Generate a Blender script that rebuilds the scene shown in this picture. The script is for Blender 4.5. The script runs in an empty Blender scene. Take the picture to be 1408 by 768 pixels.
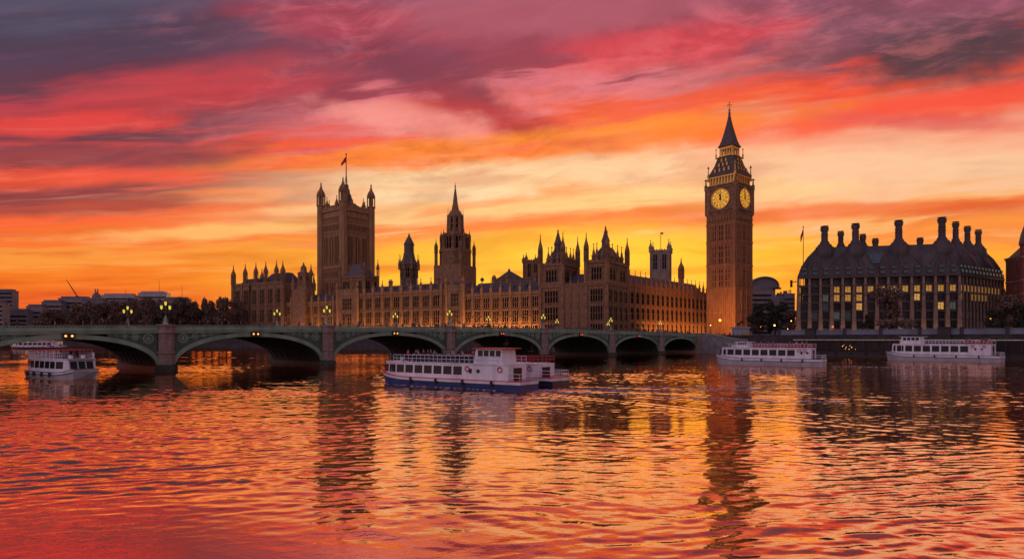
import bpy, bmesh, math, random
from math import sin, cos, pi, radians, sqrt, atan2, atan, tan
random.seed(7)
sc = bpy.context.scene
COL = sc.collection
# ------------------------------------------------------------------ camera
F = 856.0; HZ = 465.0; EYE = 6.6           # focal length in photo pixels, horizon row, eye height above the water
cam_d = bpy.data.cameras.new('camera'); cam = bpy.data.objects.new('camera', cam_d); COL.objects.link(cam)
cam.location = (0, 0, EYE); cam.rotation_euler = (pi/2, 0, 0)
cam_d.sensor_width = 36; cam_d.sensor_fit = 'HORIZONTAL'; cam_d.lens = 36*F/1408
cam_d.shift_y = (HZ-384)/1408; cam_d.clip_start = .5; cam_d.clip_end = 9000
sc.camera = cam
vs = sc.view_settings
vs.view_transform = 'Standard'; vs.look = 'None'; vs.exposure = 0.0; vs.gamma = 1; vs.use_curve_mapping = False
sc.render.engine = 'CYCLES'
sc.cycles.max_bounces = 6; sc.cycles.diffuse_bounces = 2; sc.cycles.glossy_bounces = 4; sc.cycles.transmission_bounces = 3
sc.cycles.sample_clamp_indirect = 4; sc.cycles.use_denoising = True
sc.cycles.caustics_reflective = False; sc.cycles.caustics_refractive = False

def X(px, d): return (px-704)/F*d
def Z(py, d): return EYE + (HZ-py)/F*d
def lin(c): return tuple((v/255/12.92 if v <= 10 else ((v/255+.055)/1.055)**2.4) for v in c)

# ------------------------------------------------------------------ world: sunset sky
W = bpy.data.worlds.new('World'); sc.world = W; W.use_nodes = True
nt = W.node_tree; nt.nodes.clear()
def N(t, **k):
    n = nt.nodes.new(t)
    for a, b in k.items(): setattr(n, a, b)
    return n
def put(sock, v):
    if isinstance(v, bpy.types.NodeSocket): nt.links.new(v, sock)
    elif v is not None: sock.default_value = v
def M(op, a, b=None, c=None, clamp=False):
    n = N('ShaderNodeMath', operation=op, use_clamp=clamp)
    put(n.inputs[0], a)
    if b is not None: put(n.inputs[1], b)
    if c is not None: put(n.inputs[2], c)
    return n.outputs[0]
def comb(x, y, z):
    n = N('ShaderNodeCombineXYZ'); put(n.inputs[0], x); put(n.inputs[1], y); put(n.inputs[2], z); return n.outputs[0]
def noise(vec, scale=1, detail=4, rough=.5, dist=0):
    n = N('ShaderNodeTexNoise'); put(n.inputs['Vector'], vec)
    n.inputs['Scale'].default_value = scale; n.inputs['Detail'].default_value = detail
    n.inputs['Roughness'].default_value = rough; n.inputs['Distortion'].default_value = dist
    return n.outputs['Fac']
def mixc(f, a, b, mode='MIX'):
    n = N('ShaderNodeMix', data_type='RGBA', blend_type=mode); put(n.inputs[0], f); put(n.inputs[6], a); put(n.inputs[7], b); return n.outputs[2]
def smooth(x, a, b):
    n = N('ShaderNodeMapRange', interpolation_type='SMOOTHSTEP'); put(n.inputs[0], x); n.inputs[1].default_value = a; n.inputs[2].default_value = b
    return n.outputs[0]
def rampc(fac, stops, mx):
    n = N('ShaderNodeValToRGB'); put(n.inputs[0], fac); r = n.color_ramp; r.interpolation = 'B_SPLINE' if False else 'EASE'
    stops = sorted(stops)
    r.elements[0].position = stops[0][0]/mx; r.elements[0].color = lin(stops[0][1])+(1,)
    r.elements[1].position = stops[-1][0]/mx; r.elements[1].color = lin(stops[-1][1])+(1,)
    for p, c in stops[1:-1]:
        e = r.elements.new(p/mx); e.color = lin(c)+(1,)
    return n.outputs[0]
tc = N('ShaderNodeTexCoord'); sp = N('ShaderNodeSeparateXYZ'); nt.links.new(tc.outputs['Generated'], sp.inputs[0])
dx, dy, dz = sp.outputs
az = M('ARCTAN2', dx, dy)                                           # azimuth, 0 straight over the river
el = M('ARCTAN2', dz, M('SQRT', M('ADD', M('MULTIPLY', dx, dx), M('MULTIPLY', dy, dy))))
# cloud bands climb slowly towards the north-west: convert angles to degrees
azd = M('MULTIPLY', az, 180/pi); eld = M('MULTIPLY', M('ABSOLUTE', el), 180/pi)
hor = M('SQRT', M('ADD', M('MULTIPLY', dx, dx), M('MULTIPLY', dy, dy)))
elc = M('MULTIPLY', M('ARCTAN2', M('ABSOLUTE', dz), M('MAXIMUM', dy, M('MULTIPLY', hor, .4))), 180/pi)                                      # bands of a cloud sheet are straight overhead lines, not rings
bnd = M('MULTIPLY', elc, M('SUBTRACT', 1.0, M('MULTIPLY', az, .31)))
big = noise(comb(M('MULTIPLY', azd, .035), M('MULTIPLY', bnd, .10), 3.1), 1, 3, .5, .4)
streak = noise(comb(M('MULTIPLY', azd, .085), M('MULTIPLY', M('ADD', bnd, M('MULTIPLY', big, 4)), .5), 0), 1, 5, .5, .15)
fine = noise(comb(M('MULTIPLY', azd, .11), M('MULTIPLY', M('ADD', bnd, M('MULTIPLY', big, 3)), 1.3), 7), 1, 6, .6, 0)
soft = noise(comb(M('MULTIPLY', azd, .2), M('MULTIPLY', bnd, .42), 11), 1, 6, .55, .25)
warp = M('ADD', M('MULTIPLY', M('SUBTRACT', streak, .5), 7.0), M('MULTIPLY', M('SUBTRACT', big, .5), 5.0))
warp = M('ADD', warp, M('MULTIPLY', M('SUBTRACT', fine, .5), 4.6))
amp = smooth(elc, 0, 7)
bw = M('ADD', bnd, M('MULTIPLY', warp, M('ADD', .35, M('MULTIPLY', amp, .65))))
MX = 60.0
def dg(v): return math.degrees(math.atan(v/F))
def stops(lst): return [(dg(v), c) for v, c in lst]
fac = M('DIVIDE', bw, MX)
L_ = rampc(fac, stops([(0,(212,80,45)),(56,(240,98,38)),(105,(250,122,34)),(140,(252,150,60)),(165,(250,112,44)),(204,(252,98,48)),(238,(140,56,62)),(262,(215,66,62)),(290,(252,84,58)),(306,(214,66,66)),(340,(104,48,66)),(385,(176,56,72)),(420,(96,50,72)),(500,(76,60,84)),(574,(84,76,100)),(760,(70,66,96))]), MX)
C_ = rampc(fac, stops([(0,(245,120,30)),(50,(255,170,36)),(88,(255,192,52)),(130,(255,172,50)),(160,(250,140,60)),(182,(252,200,130)),(212,(250,160,96)),(236,(252,192,142)),(268,(252,128,48)),(290,(245,88,56)),(318,(236,112,112)),(346,(222,110,120)),(372,(150,54,76)),(420,(156,66,88)),(484,(160,84,104)),(620,(110,72,98)),(760,(80,68,96))]), MX)
R_ = rampc(fac, stops([(0,(240,120,36)),(53,(255,156,40)),(94,(255,166,50)),(125,(248,136,58)),(140,(250,172,100)),(168,(250,190,144)),(200,(250,172,134)),(234,(246,146,116)),(258,(238,104,88)),(283,(244,74,44)),(305,(205,62,62)),(332,(122,62,80)),(381,(150,78,100)),(480,(120,72,96)),(760,(78,66,94))]), MX)
c = mixc(smooth(azd, -34, -8), L_, C_)
c = mixc(smooth(azd, 8, 30), c, R_)
def blob(cx, cy, rx, ry, ang, col, k, edge=.55):
    """a soft cloud patch centred on one direction of the sky, sizes in degrees"""
    global c
    a0 = math.degrees(math.atan((cx-704)/F)); e0 = dg(HZ-cy)
    rx = rx/F*57.3*cos(math.radians(a0))**2; ry = ry/F*57.3
    ca, sa = cos(radians(ang)), sin(radians(ang))
    u = M('SUBTRACT', azd, a0); v = M('SUBTRACT', elc, e0)
    p = M('DIVIDE', M('ADD', M('MULTIPLY', u, ca), M('MULTIPLY', v, sa)), rx)
    q = M('DIVIDE', M('SUBTRACT', M('MULTIPLY', v, ca), M('MULTIPLY', u, sa)), ry)
    d = M('SQRT', M('ADD', M('MULTIPLY', p, p), M('MULTIPLY', q, q)))
    d = M('ADD', d, M('MULTIPLY', M('SUBTRACT', soft, .5), 1.9)); d = M('ADD', d, M('MULTIPLY', M('SUBTRACT', streak, .5), 1.1))
    f = M('MULTIPLY', smooth(d, 1+edge, 1-edge), k)
    f = M('MULTIPLY', f, M('GREATER_THAN', dy, 0))
    c = mixc(f, c, lin(col)+(1,))
blob(1300, 72, 130, 34, 3, (72,48,62), .95)
blob(1260, 150, 330, 16, 9, (250,66,40), .8)
blob(1180, 28, 150, 24, 0, (128,74,94), .5)
blob(930, 60, 150, 26, 6, (230,60,74), .7)
blob(860, 192, 230, 17, 8, (255,120,30), .85)
blob(610, 120, 130, 24, -26, (150,38,60), .9)
blob(520, 70, 150, 30, -14, (120,56,80), .7)
blob(690, 168, 120, 16, -10, (190,44,54), .75)
blob(60, 246, 260, 11, 2, (252,88,56), .8)
blob(660, 195, 300, 9, 5, (255,140,34), .7)
blob(560, 165, 120, 18, -8, (250,150,138), .85)
blob(250, 125, 210, 26, 8, (214,60,66), .6)
blob(110, 172, 130, 14, 4, (238,64,60), .85)
blob(120, 215, 230, 18, 2, (98,50,70), .75)
blob(560, 212, 150, 12, 6, (255,128,40), .7)
blob(680, 245, 190, 22, 3, (254,214,160), .75)
blob(340, 268, 100, 9, 3, (252,168,110), .7)
blob(300, 318, 170, 10, 4, (255,196,110), .75)
blob(110, 284, 170, 12, 3, (150,58,62), .7)
blob(1100, 232, 330, 24, 2, (252,204,160), .7)
blob(1270, 168, 140, 10, -3, (226,78,80), .65)
blob(1000, 262, 170, 14, 2, (255,208,140), .6)
blob(1130, 292, 270, 10, 4, (240,92,44), .75)
blob(780, 298, 170, 8, 3, (238,100,50), .6)
blob(850, 340, 200, 26, 0, (255,206,52), .6)
blob(640, 345, 120, 16, 0, (255,196,50), .5)
blob(1080, 355, 150, 26, 0, (255,186,44), .6)
blob(470, 285, 120, 7, 3, (255,204,140), .7)
blob(620, 312, 190, 6, 2, (250,120,56), .7)
blob(600, 268, 130, 8, 2, (255,220,170), .7)
blob(930, 372, 260, 5, 1, (246,140,40), .6)
blob(480, 372, 160, 6, 2, (250,128,40), .6)
blob(760, 20, 260, 22, 2, (184,92,110), .6)
blob(200, 60, 190, 22, 6, (78,52,76), .6)
blob(470, 30, 120, 22, -6, (196,60,80), .5)
puff = noise(comb(M('MULTIPLY', azd, .22), M('MULTIPLY', M('ADD', bnd, M('MULTIPLY', big, 7)), .75), 23), 1, 9, .66, .2)
pm = M('MULTIPLY', smooth(elc, 8, 18), smooth(big, .36, .6))
c = mixc(M('MULTIPLY', smooth(puff, .46, .70), M('MULTIPLY', pm, .26)), c, (1.0,.20,.20,1), 'SCREEN')
c = mixc(M('MULTIPLY', smooth(puff, .54, .34), M('MULTIPLY', pm, .42)), c, (.50,.42,.52,1), 'MULTIPLY')
# thin light and dark filaments
low = smooth(elc, 24, 13)
c = mixc(M('MULTIPLY', M('MULTIPLY', smooth(fine, .5, .8), .2), low), c, (1.0,.62,.36,1), 'SCREEN')
c = mixc(M('MULTIPLY', M('MULTIPLY', smooth(streak, .52, .32), .42), M('ADD', .35, M('MULTIPLY', low, .65))), c, (.62,.30,.34,1), 'MULTIPLY')
# the sky turned away from the sunset: cool violet dusk
back = rampc(M('DIVIDE', eld, 90.0), [(0,(178,138,138)),(20,(168,138,152)),(50,(128,116,150)),(90,(90,88,126))], 90.0)
fb = smooth(dy, .42, -.25)
bk2 = N('ShaderNodeVectorMath', operation='SCALE'); put(bk2.inputs[0], back); put(bk2.inputs['Scale'], M('ADD', 1.45, M('MULTIPLY', dx, -.75)))
c = mixc(fb, c, bk2.outputs[0])
c = mixc(M('MULTIPLY', smooth(eld, 33, 70), M('SUBTRACT', 1.0, fb)), c, lin((104,88,120))+(1,))
sky = N('ShaderNodeTexSky', sky_type='NISHITA', sun_disc=False)
SUN_EL, SUN_AZ = radians(3.0), radians(11.0)
sky.sun_elevation = SUN_EL; sky.sun_rotation = SUN_AZ; sky.air_density = 1.4; sky.dust_density = 2.0
b1 = N('ShaderNodeBackground'); put(b1.inputs[0], c); b1.inputs[1].default_value = .97
b2 = N('ShaderNodeBackground'); put(b2.inputs[0], sky.outputs[0]); b2.inputs[1].default_value = .012
ad = N('ShaderNodeAddShader'); nt.links.new(b1.outputs[0], ad.inputs[0]); nt.links.new(b2.outputs[0], ad.inputs[1])
wo = N('ShaderNodeOutputWorld'); nt.links.new(ad.outputs[0], wo.inputs[0])
W.cycles.sampling_method = 'MANUAL'; W.cycles.sample_map_resolution = 512
# low sun behind the palace
sd = bpy.data.lights.new('sun', 'SUN'); sd.energy = 1.0; sd.angle = radians(4); sd.color = (1, .5, .2)
sun = bpy.data.objects.new('sun', sd); COL.objects.link(sun)
sun.rotation_euler = (pi/2 - SUN_EL, 0, pi - SUN_AZ)
# ------------------------------------------------------------------ materials
MATS = {}
def mat(name, col, rough=.8, metal=0, var=.25, scale=1.0, bump=.0, emit=None, es=1, col2=None, brick=None, spec=None, streaky=False):
    """procedural material: noise-varied base colour, optional masonry joints and bump"""
    m = bpy.data.materials.new(name); m.use_nodes = True; t = m.node_tree; b = t.nodes['Principled BSDF']
    b.inputs['Roughness'].default_value = rough; b.inputs['Metallic'].default_value = metal
    if spec is not None: b.inputs['Specular IOR Level'].default_value = spec
    tcn = t.nodes.new('ShaderNodeTexCoord')
    mp = t.nodes.new('ShaderNodeMapping'); t.links.new(tcn.outputs['Object'], mp.inputs[0])
    if streaky: mp.inputs['Scale'].default_value = (1, 1, .18)
    nz = t.nodes.new('ShaderNodeTexNoise'); nz.inputs['Scale'].default_value = scale; nz.inputs['Detail'].default_value = 6
    t.links.new(mp.outputs[0], nz.inputs['Vector'])
    r = t.nodes.new('ShaderNodeValToRGB')
    c2 = col2 or tuple(v*(1-var) for v in col); c1 = tuple(min(1, v*(1+var)) for v in col) if not col2 else col
    r.color_ramp.elements[0].position = .3; r.color_ramp.elements[1].position = .7
    r.color_ramp.elements[0].color = (*c2, 1); r.color_ramp.elements[1].color = (*c1, 1)
    t.links.new(nz.outputs['Fac'], r.inputs[0]); out = r.outputs[0]
    if brick:
        bk = t.nodes.new('ShaderNodeTexBrick'); bk.inputs['Scale'].default_value = 1
        bk.inputs['Brick Width'].default_value = brick[0]; bk.inputs['Row Height'].default_value = brick[1]; bk.inputs['Mortar Size'].default_value = brick[2]
        bk.inputs['Color1'].default_value = (1,1,1,1); bk.inputs['Color2'].default_value = (.86,.86,.86,1); bk.inputs['Mortar'].default_value = (.5,.5,.5,1)
        sx = t.nodes.new('ShaderNodeSeparateXYZ'); t.links.new(tcn.outputs['Object'], sx.inputs[0])
        a_ = t.nodes.new('ShaderNodeMath'); a_.operation = 'ADD'; t.links.new(sx.outputs[0], a_.inputs[0]); t.links.new(sx.outputs[1], a_.inputs[1])
        cx = t.nodes.new('ShaderNodeCombineXYZ'); t.links.new(a_.outputs[0], cx.inputs[0]); t.links.new(sx.outputs[2], cx.inputs[1])
        t.links.new(cx.outputs[0], bk.inputs['Vector'])
        mm = t.nodes.new('ShaderNodeMix'); mm.data_type = 'RGBA'; mm.blend_type = 'MULTIPLY'; mm.inputs[0].default_value = 1
        t.links.new(out, mm.inputs[6]); t.links.new(bk.outputs['Color'], mm.inputs[7]); out = mm.outputs[2]
    t.links.new(out, b.inputs['Base Color'])
    if bump:
        bp = t.nodes.new('ShaderNodeBump'); bp.inputs['Strength'].default_value = bump; bp.inputs['Distance'].default_value = .2
        t.links.new(nz.outputs['Fac'], bp.inputs['Height']); t.links.new(bp.outputs[0], b.inputs['Normal'])
    if emit:
        b.inputs['Emission Strength'].default_value = es; nz.inputs['Scale'].default_value = 1.3     # uneven light behind the glass
        er = t.nodes.new('ShaderNodeValToRGB'); er.color_ramp.elements[0].position = .36; er.color_ramp.elements[1].position = .62
        er.color_ramp.elements[0].color = tuple(v*.5 for v in emit)+(1,); er.color_ramp.elements[1].color = (*emit, 1)
        t.links.new(nz.outputs['Fac'], er.inputs[0]); t.links.new(er.outputs[0], b.inputs['Emission Color'])
    MATS[name] = m; return m
stone = mat('honey_limestone', (.38,.225,.105), .9, var=.28, scale=.7, bump=.3, streaky=True, brick=(1.1,.55,.03))
stone2 = mat('dark_limestone', (.29,.17,.09), .9, var=.35, scale=.6, bump=.3, brick=(1.1,.55,.03))
stoneP = mat('pale_limestone', (.30,.25,.21), .9, var=.2, scale=.4, bump=.2, brick=(1.2,.6,.03))
stoneR = mat('warm_limestone', (.36,.175,.08), .9, var=.25, scale=.8, bump=.3, streaky=True, brick=(1.2,.6,.03))
slate = mat('grey_slate', (.095,.085,.09), .55, var=.25, scale=.8, brick=(.8,.6,.05))
leadm = mat('cast_iron_roof', (.10,.08,.07), .7, 0, var=.3, scale=.9)
glassd = mat('dark_glass', (.012,.011,.012), .35, var=.2, scale=.3, spec=.03)
gold = mat('gilding', (.6,.4,.1), .35, .8, var=.2)
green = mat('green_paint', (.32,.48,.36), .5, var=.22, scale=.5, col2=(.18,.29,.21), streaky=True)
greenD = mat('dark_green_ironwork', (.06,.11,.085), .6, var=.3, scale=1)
soffit = mat('dark_iron_soffit', (.025,.028,.027), .8, var=.4, scale=.3)  # near-black iron tone of the arch undersides
granite = mat('pink_granite', (.30,.225,.19), .8, var=.25, scale=1.2, bump=.2, brick=(1.6,.7,.03))
graniteL = mat('grey_granite', (.22,.22,.22), .85, var=.3, scale=.5, bump=.2, brick=(1.6,.7,.03))
algae = mat('wet_algae_stone', (.035,.04,.03), .6, var=.5, scale=.8, bump=.4)
asph = mat('asphalt', (.05,.05,.05), .9, var=.2, scale=1)
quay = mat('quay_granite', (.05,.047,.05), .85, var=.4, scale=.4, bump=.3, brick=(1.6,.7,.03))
bluewall = mat('blue_grey_panels', (.15,.18,.24), .6, var=.25, scale=.3, streaky=True)
black = mat('black_iron', (.012,.012,.014), .5, var=.3)
white = mat('white_boat_paint', (.76,.78,.84), .35, var=.2, scale=.7, streaky=True)
whiteD = mat('weathered_boat_paint', (.46,.47,.52), .45, var=.2, scale=.6, streaky=True)
blue = mat('blue_hull_paint', (.01,.05,.20), .3, var=.25, scale=.5)
navy = mat('navy_hull_paint', (.02,.03,.06), .35, var=.3, scale=.5)
redp = mat('red_paint', (.55,.04,.05), .4, var=.2)
deckm = mat('grey_deck', (.12,.11,.11), .8, var=.3)
bglass = mat('tinted_boat_glass', (.012,.014,.018), .3, var=.2, spec=.25)
bronze = mat('dark_bronze_cladding', (.055,.048,.046), .55, .25, var=.3, scale=.5, bump=.1)
bronzeR = mat('bronze_roofing', (.07,.06,.06), .6, .2, var=.35, scale=.35, bump=.3, streaky=True)
sand = mat('sandstone_pier', (.27,.19,.14), .85, var=.3, scale=.5, brick=(1,.8,.03))
brickr = mat('red_brick', (.24,.07,.05), .9, var=.3, scale=.8, brick=(.6,.25,.03))
concr = mat('pale_concrete', (.21,.195,.21), .8, var=.15, scale=.2)
concr2 = mat('grey_concrete', (.15,.145,.165), .8, var=.2, scale=.2)
roofw = mat('pale_metal_roof', (.33,.33,.36), .5, var=.12, scale=.2)
bark = mat('bark', (.05,.04,.032), .9, var=.3, scale=3)
leaf1 = mat('autumn_brown_leaves', (.20,.135,.095), .85, col2=(.12,.08,.06), scale=.35)
leaf2 = mat('dull_green_leaves', (.06,.06,.032), .85, col2=(.035,.035,.024), scale=.35)
def glow(name, c, s): return mat(name, tuple(v*.06 for v in c), .5, var=.05, emit=c, es=s)
g_lamp = glow('lit_lantern_glass', (1,.74,.08), 1.15)
g_nav = glow('orange_signal_light', (1,.36,.06), 3.5)
g_red = glow('red_light', (1,.10,.03), 3)
g_warm = glow('warm_street_light', (1,.45,.08), 9)
g_white = glow('glowing_fascia', (1,.80,.58), .22)  # faint emission that brightens the landing stage's pale roof fascia, not a lamp
g_dim = glow('small_warm_light', (1,.40,.10), 2.2)
g_win = glow('lit_office_window', (1,.46,.09), .5)
g_win2 = glow('bright_office_window', (1,.50,.12), .7)
g_cool = glow('cool_lit_window', (.50,.62,.56), .11)
g_blue = glow('dim_blue_window', (.25,.38,.50), .06)
g_hall = glow('lit_interior', (1,.5,.16), 1.2)
# dial: warm opal glass lit from behind
dial = glow('lit_dial_glass', (1,.44,.045), .95)

# ------------------------------------------------------------------ mesh builder
class MB:
    def __init__(s): s.v = []; s.f = []; s.m = []; s.fr = (0, 0, 0)
    def at(s, x=0, y=0, a=0): s.fr = (x, y, a); return s
    def V(s, x, y, z):
        ox, oy, a = s.fr; s.v.append((ox+x*cos(a)-y*sin(a), oy+x*sin(a)+y*cos(a), z)); return len(s.v)-1
    def Fc(s, ids, m=0): s.f.append(tuple(ids)); s.m.append(m)
    def box(s, x0, x1, y0, y1, z0, z1, m=0):
        if x0 > x1: x0, x1 = x1, x0
        if y0 > y1: y0, y1 = y1, y0
        i = [s.V(x, y, z) for z in (z0, z1) for x, y in ((x0,y0),(x1,y0),(x1,y1),(x0,y1))]
        for q in ((0,3,2,1),(4,5,6,7),(0,1,5,4),(1,2,6,5),(2,3,7,6),(3,0,4,7)): s.Fc([i[k] for k in q], m)
        return s
    def loft(s, rings, m=0, cap=True, closed=True):
        """rings: lists of (x,y,z), all the same length"""
        R = [[s.V(*p) for p in r] for r in rings]; n = len(R[0])
        for a, b in zip(R, R[1:]):
            for k in range(n if closed else n-1): s.Fc([a[k], a[(k+1) % n], b[(k+1) % n], b[k]], m)
        if cap:
            s.Fc(R[0][::-1], m); s.Fc(R[-1], m)
        return s
    def rev(s, cx, cy, prof, n=8, rot=None, m=0, sx=1, sy=1):
        """turned profile [(r,z)...]; n=4 with rot=pi/4 gives a square whose half side is r*cos(pi/4)"""
        if rot is None: rot = pi/n
        s.loft([[(cx+max(r,.001)*cos(rot+2*pi*k/n)*sx, cy+max(r,.001)*sin(rot+2*pi*k/n)*sy, z) for k in range(n)] for r, z in prof], m)
        return s
    def sq(s, cx, cy, prof, m=0, rot=pi/4):
        return s.rev(cx, cy, [(r*sqrt(2), z) for r, z in prof], 4, rot, m)
    def tube(s, p, q, r, n=6, m=0, r2=None):
        p = list(p); q = list(q); d = [b-a for a, b in zip(p, q)]; L = sqrt(sum(t*t for t in d)) or 1; d = [t/L for t in d]
        u = (0,0,1) if abs(d[2]) < .9 else (1,0,0)
        a = (d[1]*u[2]-d[2]*u[1], d[2]*u[0]-d[0]*u[2], d[0]*u[1]-d[1]*u[0]); la = sqrt(sum(t*t for t in a)); a = [t/la for t in a]
        b = (d[1]*a[2]-d[2]*a[1], d[2]*a[0]-d[0]*a[2], d[0]*a[1]-d[1]*a[0])
        r2 = r if r2 is None else r2
        s.loft([[tuple(c[i]+rr*(cos(2*pi*k/n)*a[i]+sin(2*pi*k/n)*b[i]) for i in range(3)) for k in range(n)] for c, rr in ((p, r), (q, r2))], m)
        return s
    def ball(s, x, y, z, r, m=0, n=8, sz=1):
        s.rev(x, y, [(r*sin(pi*k/6), z-r*sz*cos(pi*k/6)) for k in range(7)], n, 0, m); return s
    def poly(s, pts, z0, z1, m=0, top=None):
        t = top or pts
        s.loft([[(x,y,z0) for x,y in pts], [(x,y,z1) for x,y in t]], m); return s
    def quad(s, a, b, c, d, m=0): s.Fc([s.V(*a), s.V(*b), s.V(*c), s.V(*d)], m); return s
    def mesh(s, name, mats):
        me = bpy.data.meshes.new(name); me.from_pydata(s.v, [], s.f)
        for q in (mats if isinstance(mats, (list, tuple)) else [mats]): me.materials.append(q)
        me.polygons.foreach_set('material_index', s.m); me.update()
        bm = bmesh.new(); bm.from_mesh(me); bmesh.ops.recalc_face_normals(bm, faces=bm.faces); bm.to_mesh(me); bm.free()
        return me
def link(name, data, parent=None, loc=(0,0,0), rz=0, label=None):
    o = bpy.data.objects.new(name, data); COL.objects.link(o)
    if parent: o.parent = parent
    o.location = loc; o.rotation_euler = (0,0,rz)
    if label: o['label'] = label
    return o
def thing(name, label, cat, loc=(0,0,0), rz=0, group=None, data=None):
    o = link(name, data, None, loc, rz, label); o['category'] = cat
    if group: o['group'] = group
    return o
def part(name, mb, mats, parent, loc=(0,0,0), rz=0, label=None):
    return link(name, mb.mesh(name, mats) if isinstance(mb, MB) else mb, parent, loc, rz, label)
def struct(name, mb, mats, loc=(0,0,0), rz=0, kind='structure'):
    o = link(name, mb.mesh(name, mats), None, loc, rz); o['kind'] = kind; return o
def copy_tree(o, parent=None):
    c = o.copy(); COL.objects.link(c); c.parent = parent
    for ch in list(o.children): copy_tree(ch, c)
    return c
def smooth_sh(o):
    for p in o.data.polygons: p.use_smooth = True
    return o
def fr(ox, oy, a, x, y=0): return (ox+x*cos(a)-y*sin(a), oy+x*sin(a)+y*cos(a))

# ------------------------------------------------------------------ river
BD = (.696, .718); BP = (-.718, .696)       # along the bridge (westwards), across it (southwards, away from the camera)
P1 = (-68.3, 122.8); BA = atan2(.718, .696)
def bw_(s, t=0): return (P1[0]+BD[0]*s+BP[0]*t, P1[1]+BD[1]*s+BP[1]*t)
wm = bpy.data.materials.new('river_water'); wm.use_nodes = True; t = wm.node_tree; t.nodes.clear()
def n_(ty, **k):
    n = t.nodes.new(ty)
    for a, b in k.items(): setattr(n, a, b)
    return n
tcw = n_('ShaderNodeTexCoord')
def wnoise(scale, sx, sy, rot, detail, rough=.5, dist=0, loc=0):
    mp = n_('ShaderNodeMapping'); mp.inputs['Scale'].default_value = (scale*sx, scale*sy, scale); mp.inputs['Rotation'].default_value = (0,0,radians(rot)); mp.inputs['Location'].default_value = (loc, loc, 0)
    t.links.new(tcw.outputs['Object'], mp.inputs[0])
    q = n_('ShaderNodeTexNoise'); q.inputs['Scale'].default_value = 1; q.inputs['Detail'].default_value = detail; q.inputs['Roughness'].default_value = rough; q.inputs['Distortion'].default_value = dist
    t.links.new(mp.outputs[0], q.inputs['Vector']); return q.outputs['Fac']
def wm_(op, a, b):
    q = n_('ShaderNodeMath', operation=op)
    for i, v in enumerate((a, b)):
        if isinstance(v, bpy.types.NodeSocket): t.links.new(v, q.inputs[i])
        else: q.inputs[i].default_value = v
    return q.outputs[0]
WAMP = dict(a=.0, b=.012, c=.009)
h1 = wm_('MULTIPLY', wnoise(.17, .8, 1.35, 8, 2, .5, .3), WAMP['a'])
h2 = wm_('MULTIPLY', wnoise(.62, .72, 1.3, -6, 3, .55, .6, 5), WAMP['b'])
h3 = wm_('MULTIPLY', wnoise(2.2, .75, 1.2, 4, 3, .6, .5, 9), WAMP['c'])
calm = wnoise(.03, .5, 2.0, 5, 3, .5, .8, 3)
cr = n_('ShaderNodeMapRange'); t.links.new(calm, cr.inputs[0]); cr.inputs[1].default_value = .35; cr.inputs[2].default_value = .65; cr.inputs[3].default_value = .5; cr.inputs[4].default_value = 1.25
hh = wm_('MULTIPLY', wm_('ADD', h1, wm_('ADD', h2, h3)), cr.outputs[0])
bp = n_('ShaderNodeBump'); bp.inputs['Strength'].default_value = 1; bp.inputs['Distance'].default_value = 1.0; t.links.new(hh, bp.inputs['Height'])
gl = n_('ShaderNodeBsdfGlossy'); gl.inputs['Roughness'].default_value = .035; gl.inputs['Color'].default_value = (1,.68,.52,1); t.links.new(bp.outputs[0], gl.inputs['Normal'])
df = n_('ShaderNodeBsdfDiffuse'); df.inputs['Color'].default_value = (.03,.018,.022,1)
fz = n_('ShaderNodeFresnel'); fz.inputs['IOR'].default_value = 1.9; t.links.new(bp.outputs[0], fz.inputs['Normal'])
fm = n_('ShaderNodeMapRange'); t.links.new(fz.outputs[0], fm.inputs[0]); fm.inputs[1].default_value = 0.05; fm.inputs[2].default_value = .42; fm.inputs[3].default_value = .28; fm.inputs[4].default_value = 1
mxw = n_('ShaderNodeMixShader'); t.links.new(fm.outputs[0], mxw.inputs[0]); t.links.new(df.outputs[0], mxw.inputs[1]); t.links.new(gl.outputs[0], mxw.inputs[2])
wo_ = n_('ShaderNodeOutputMaterial'); t.links.new(mxw.outputs[0], wo_.inputs[0])
import numpy as np
def spaced(a, segs):
    out = [a]
    for b_, s0_, s1_ in segs:
        a0_ = out[-1]
        while out[-1] < b_: out.append(out[-1]+s0_+(s1_-s0_)*(out[-1]-a0_)/(b_-a0_))
    return out
ys = np.array([-400, -120, -40, -10, 4]+spaced(10, [(40,.12,.17),(110,.17,.32),(320,.32,1.1),(620,1.5,5),(4000,20,400)]))
xp = spaced(0, [(30,.2,.22),(100,.24,.6),(260,.7,2.2),(700,4,20),(4000,60,500)]); xs = np.array([-v for v in xp[:0:-1]]+xp)
XX, YY = np.meshgrid(xs, ys); rs = np.random.RandomState(4)
SLOPE = .078
Hh = np.zeros_like(XX); gust = np.zeros_like(XX)
for k in range(10):
    a_ = rs.uniform(0, 2*pi); L_k = rs.uniform(18, 70); gust += np.sin(2*pi/L_k*(XX*cos(a_)*.5+YY*sin(a_)*1.6)+rs.uniform(0, 6.3))
gust = 1+.14*gust
jx = XX+1.1*np.sin(YY*.21+1.3*np.sin(XX*.13))+.5*np.sin(XX*.37+YY*.29+2); jy = YY+1.2*np.sin(XX*.17+1.1*np.sin(YY*.11))+.45*np.sin(YY*.43-XX*.31)
nw_ = 84
for k in range(nw_):
    L_k = .42*(6.5/.42)**(k/(nw_-1)); th = pi/2+.10+rs.normal(0, .5)
    s_k = SLOPE*sqrt(2/nw_)*(1.6 if L_k < 1.2 else (.8 if L_k < 2.6 else .34)); A_ = s_k*L_k/(2*pi)
    Hh += A_*np.sin(2*pi/L_k*(jx*cos(th)+jy*sin(th))+rs.uniform(0, 6.3))*(1 if L_k > 2.2 else 1)
Hh *= gust
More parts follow.
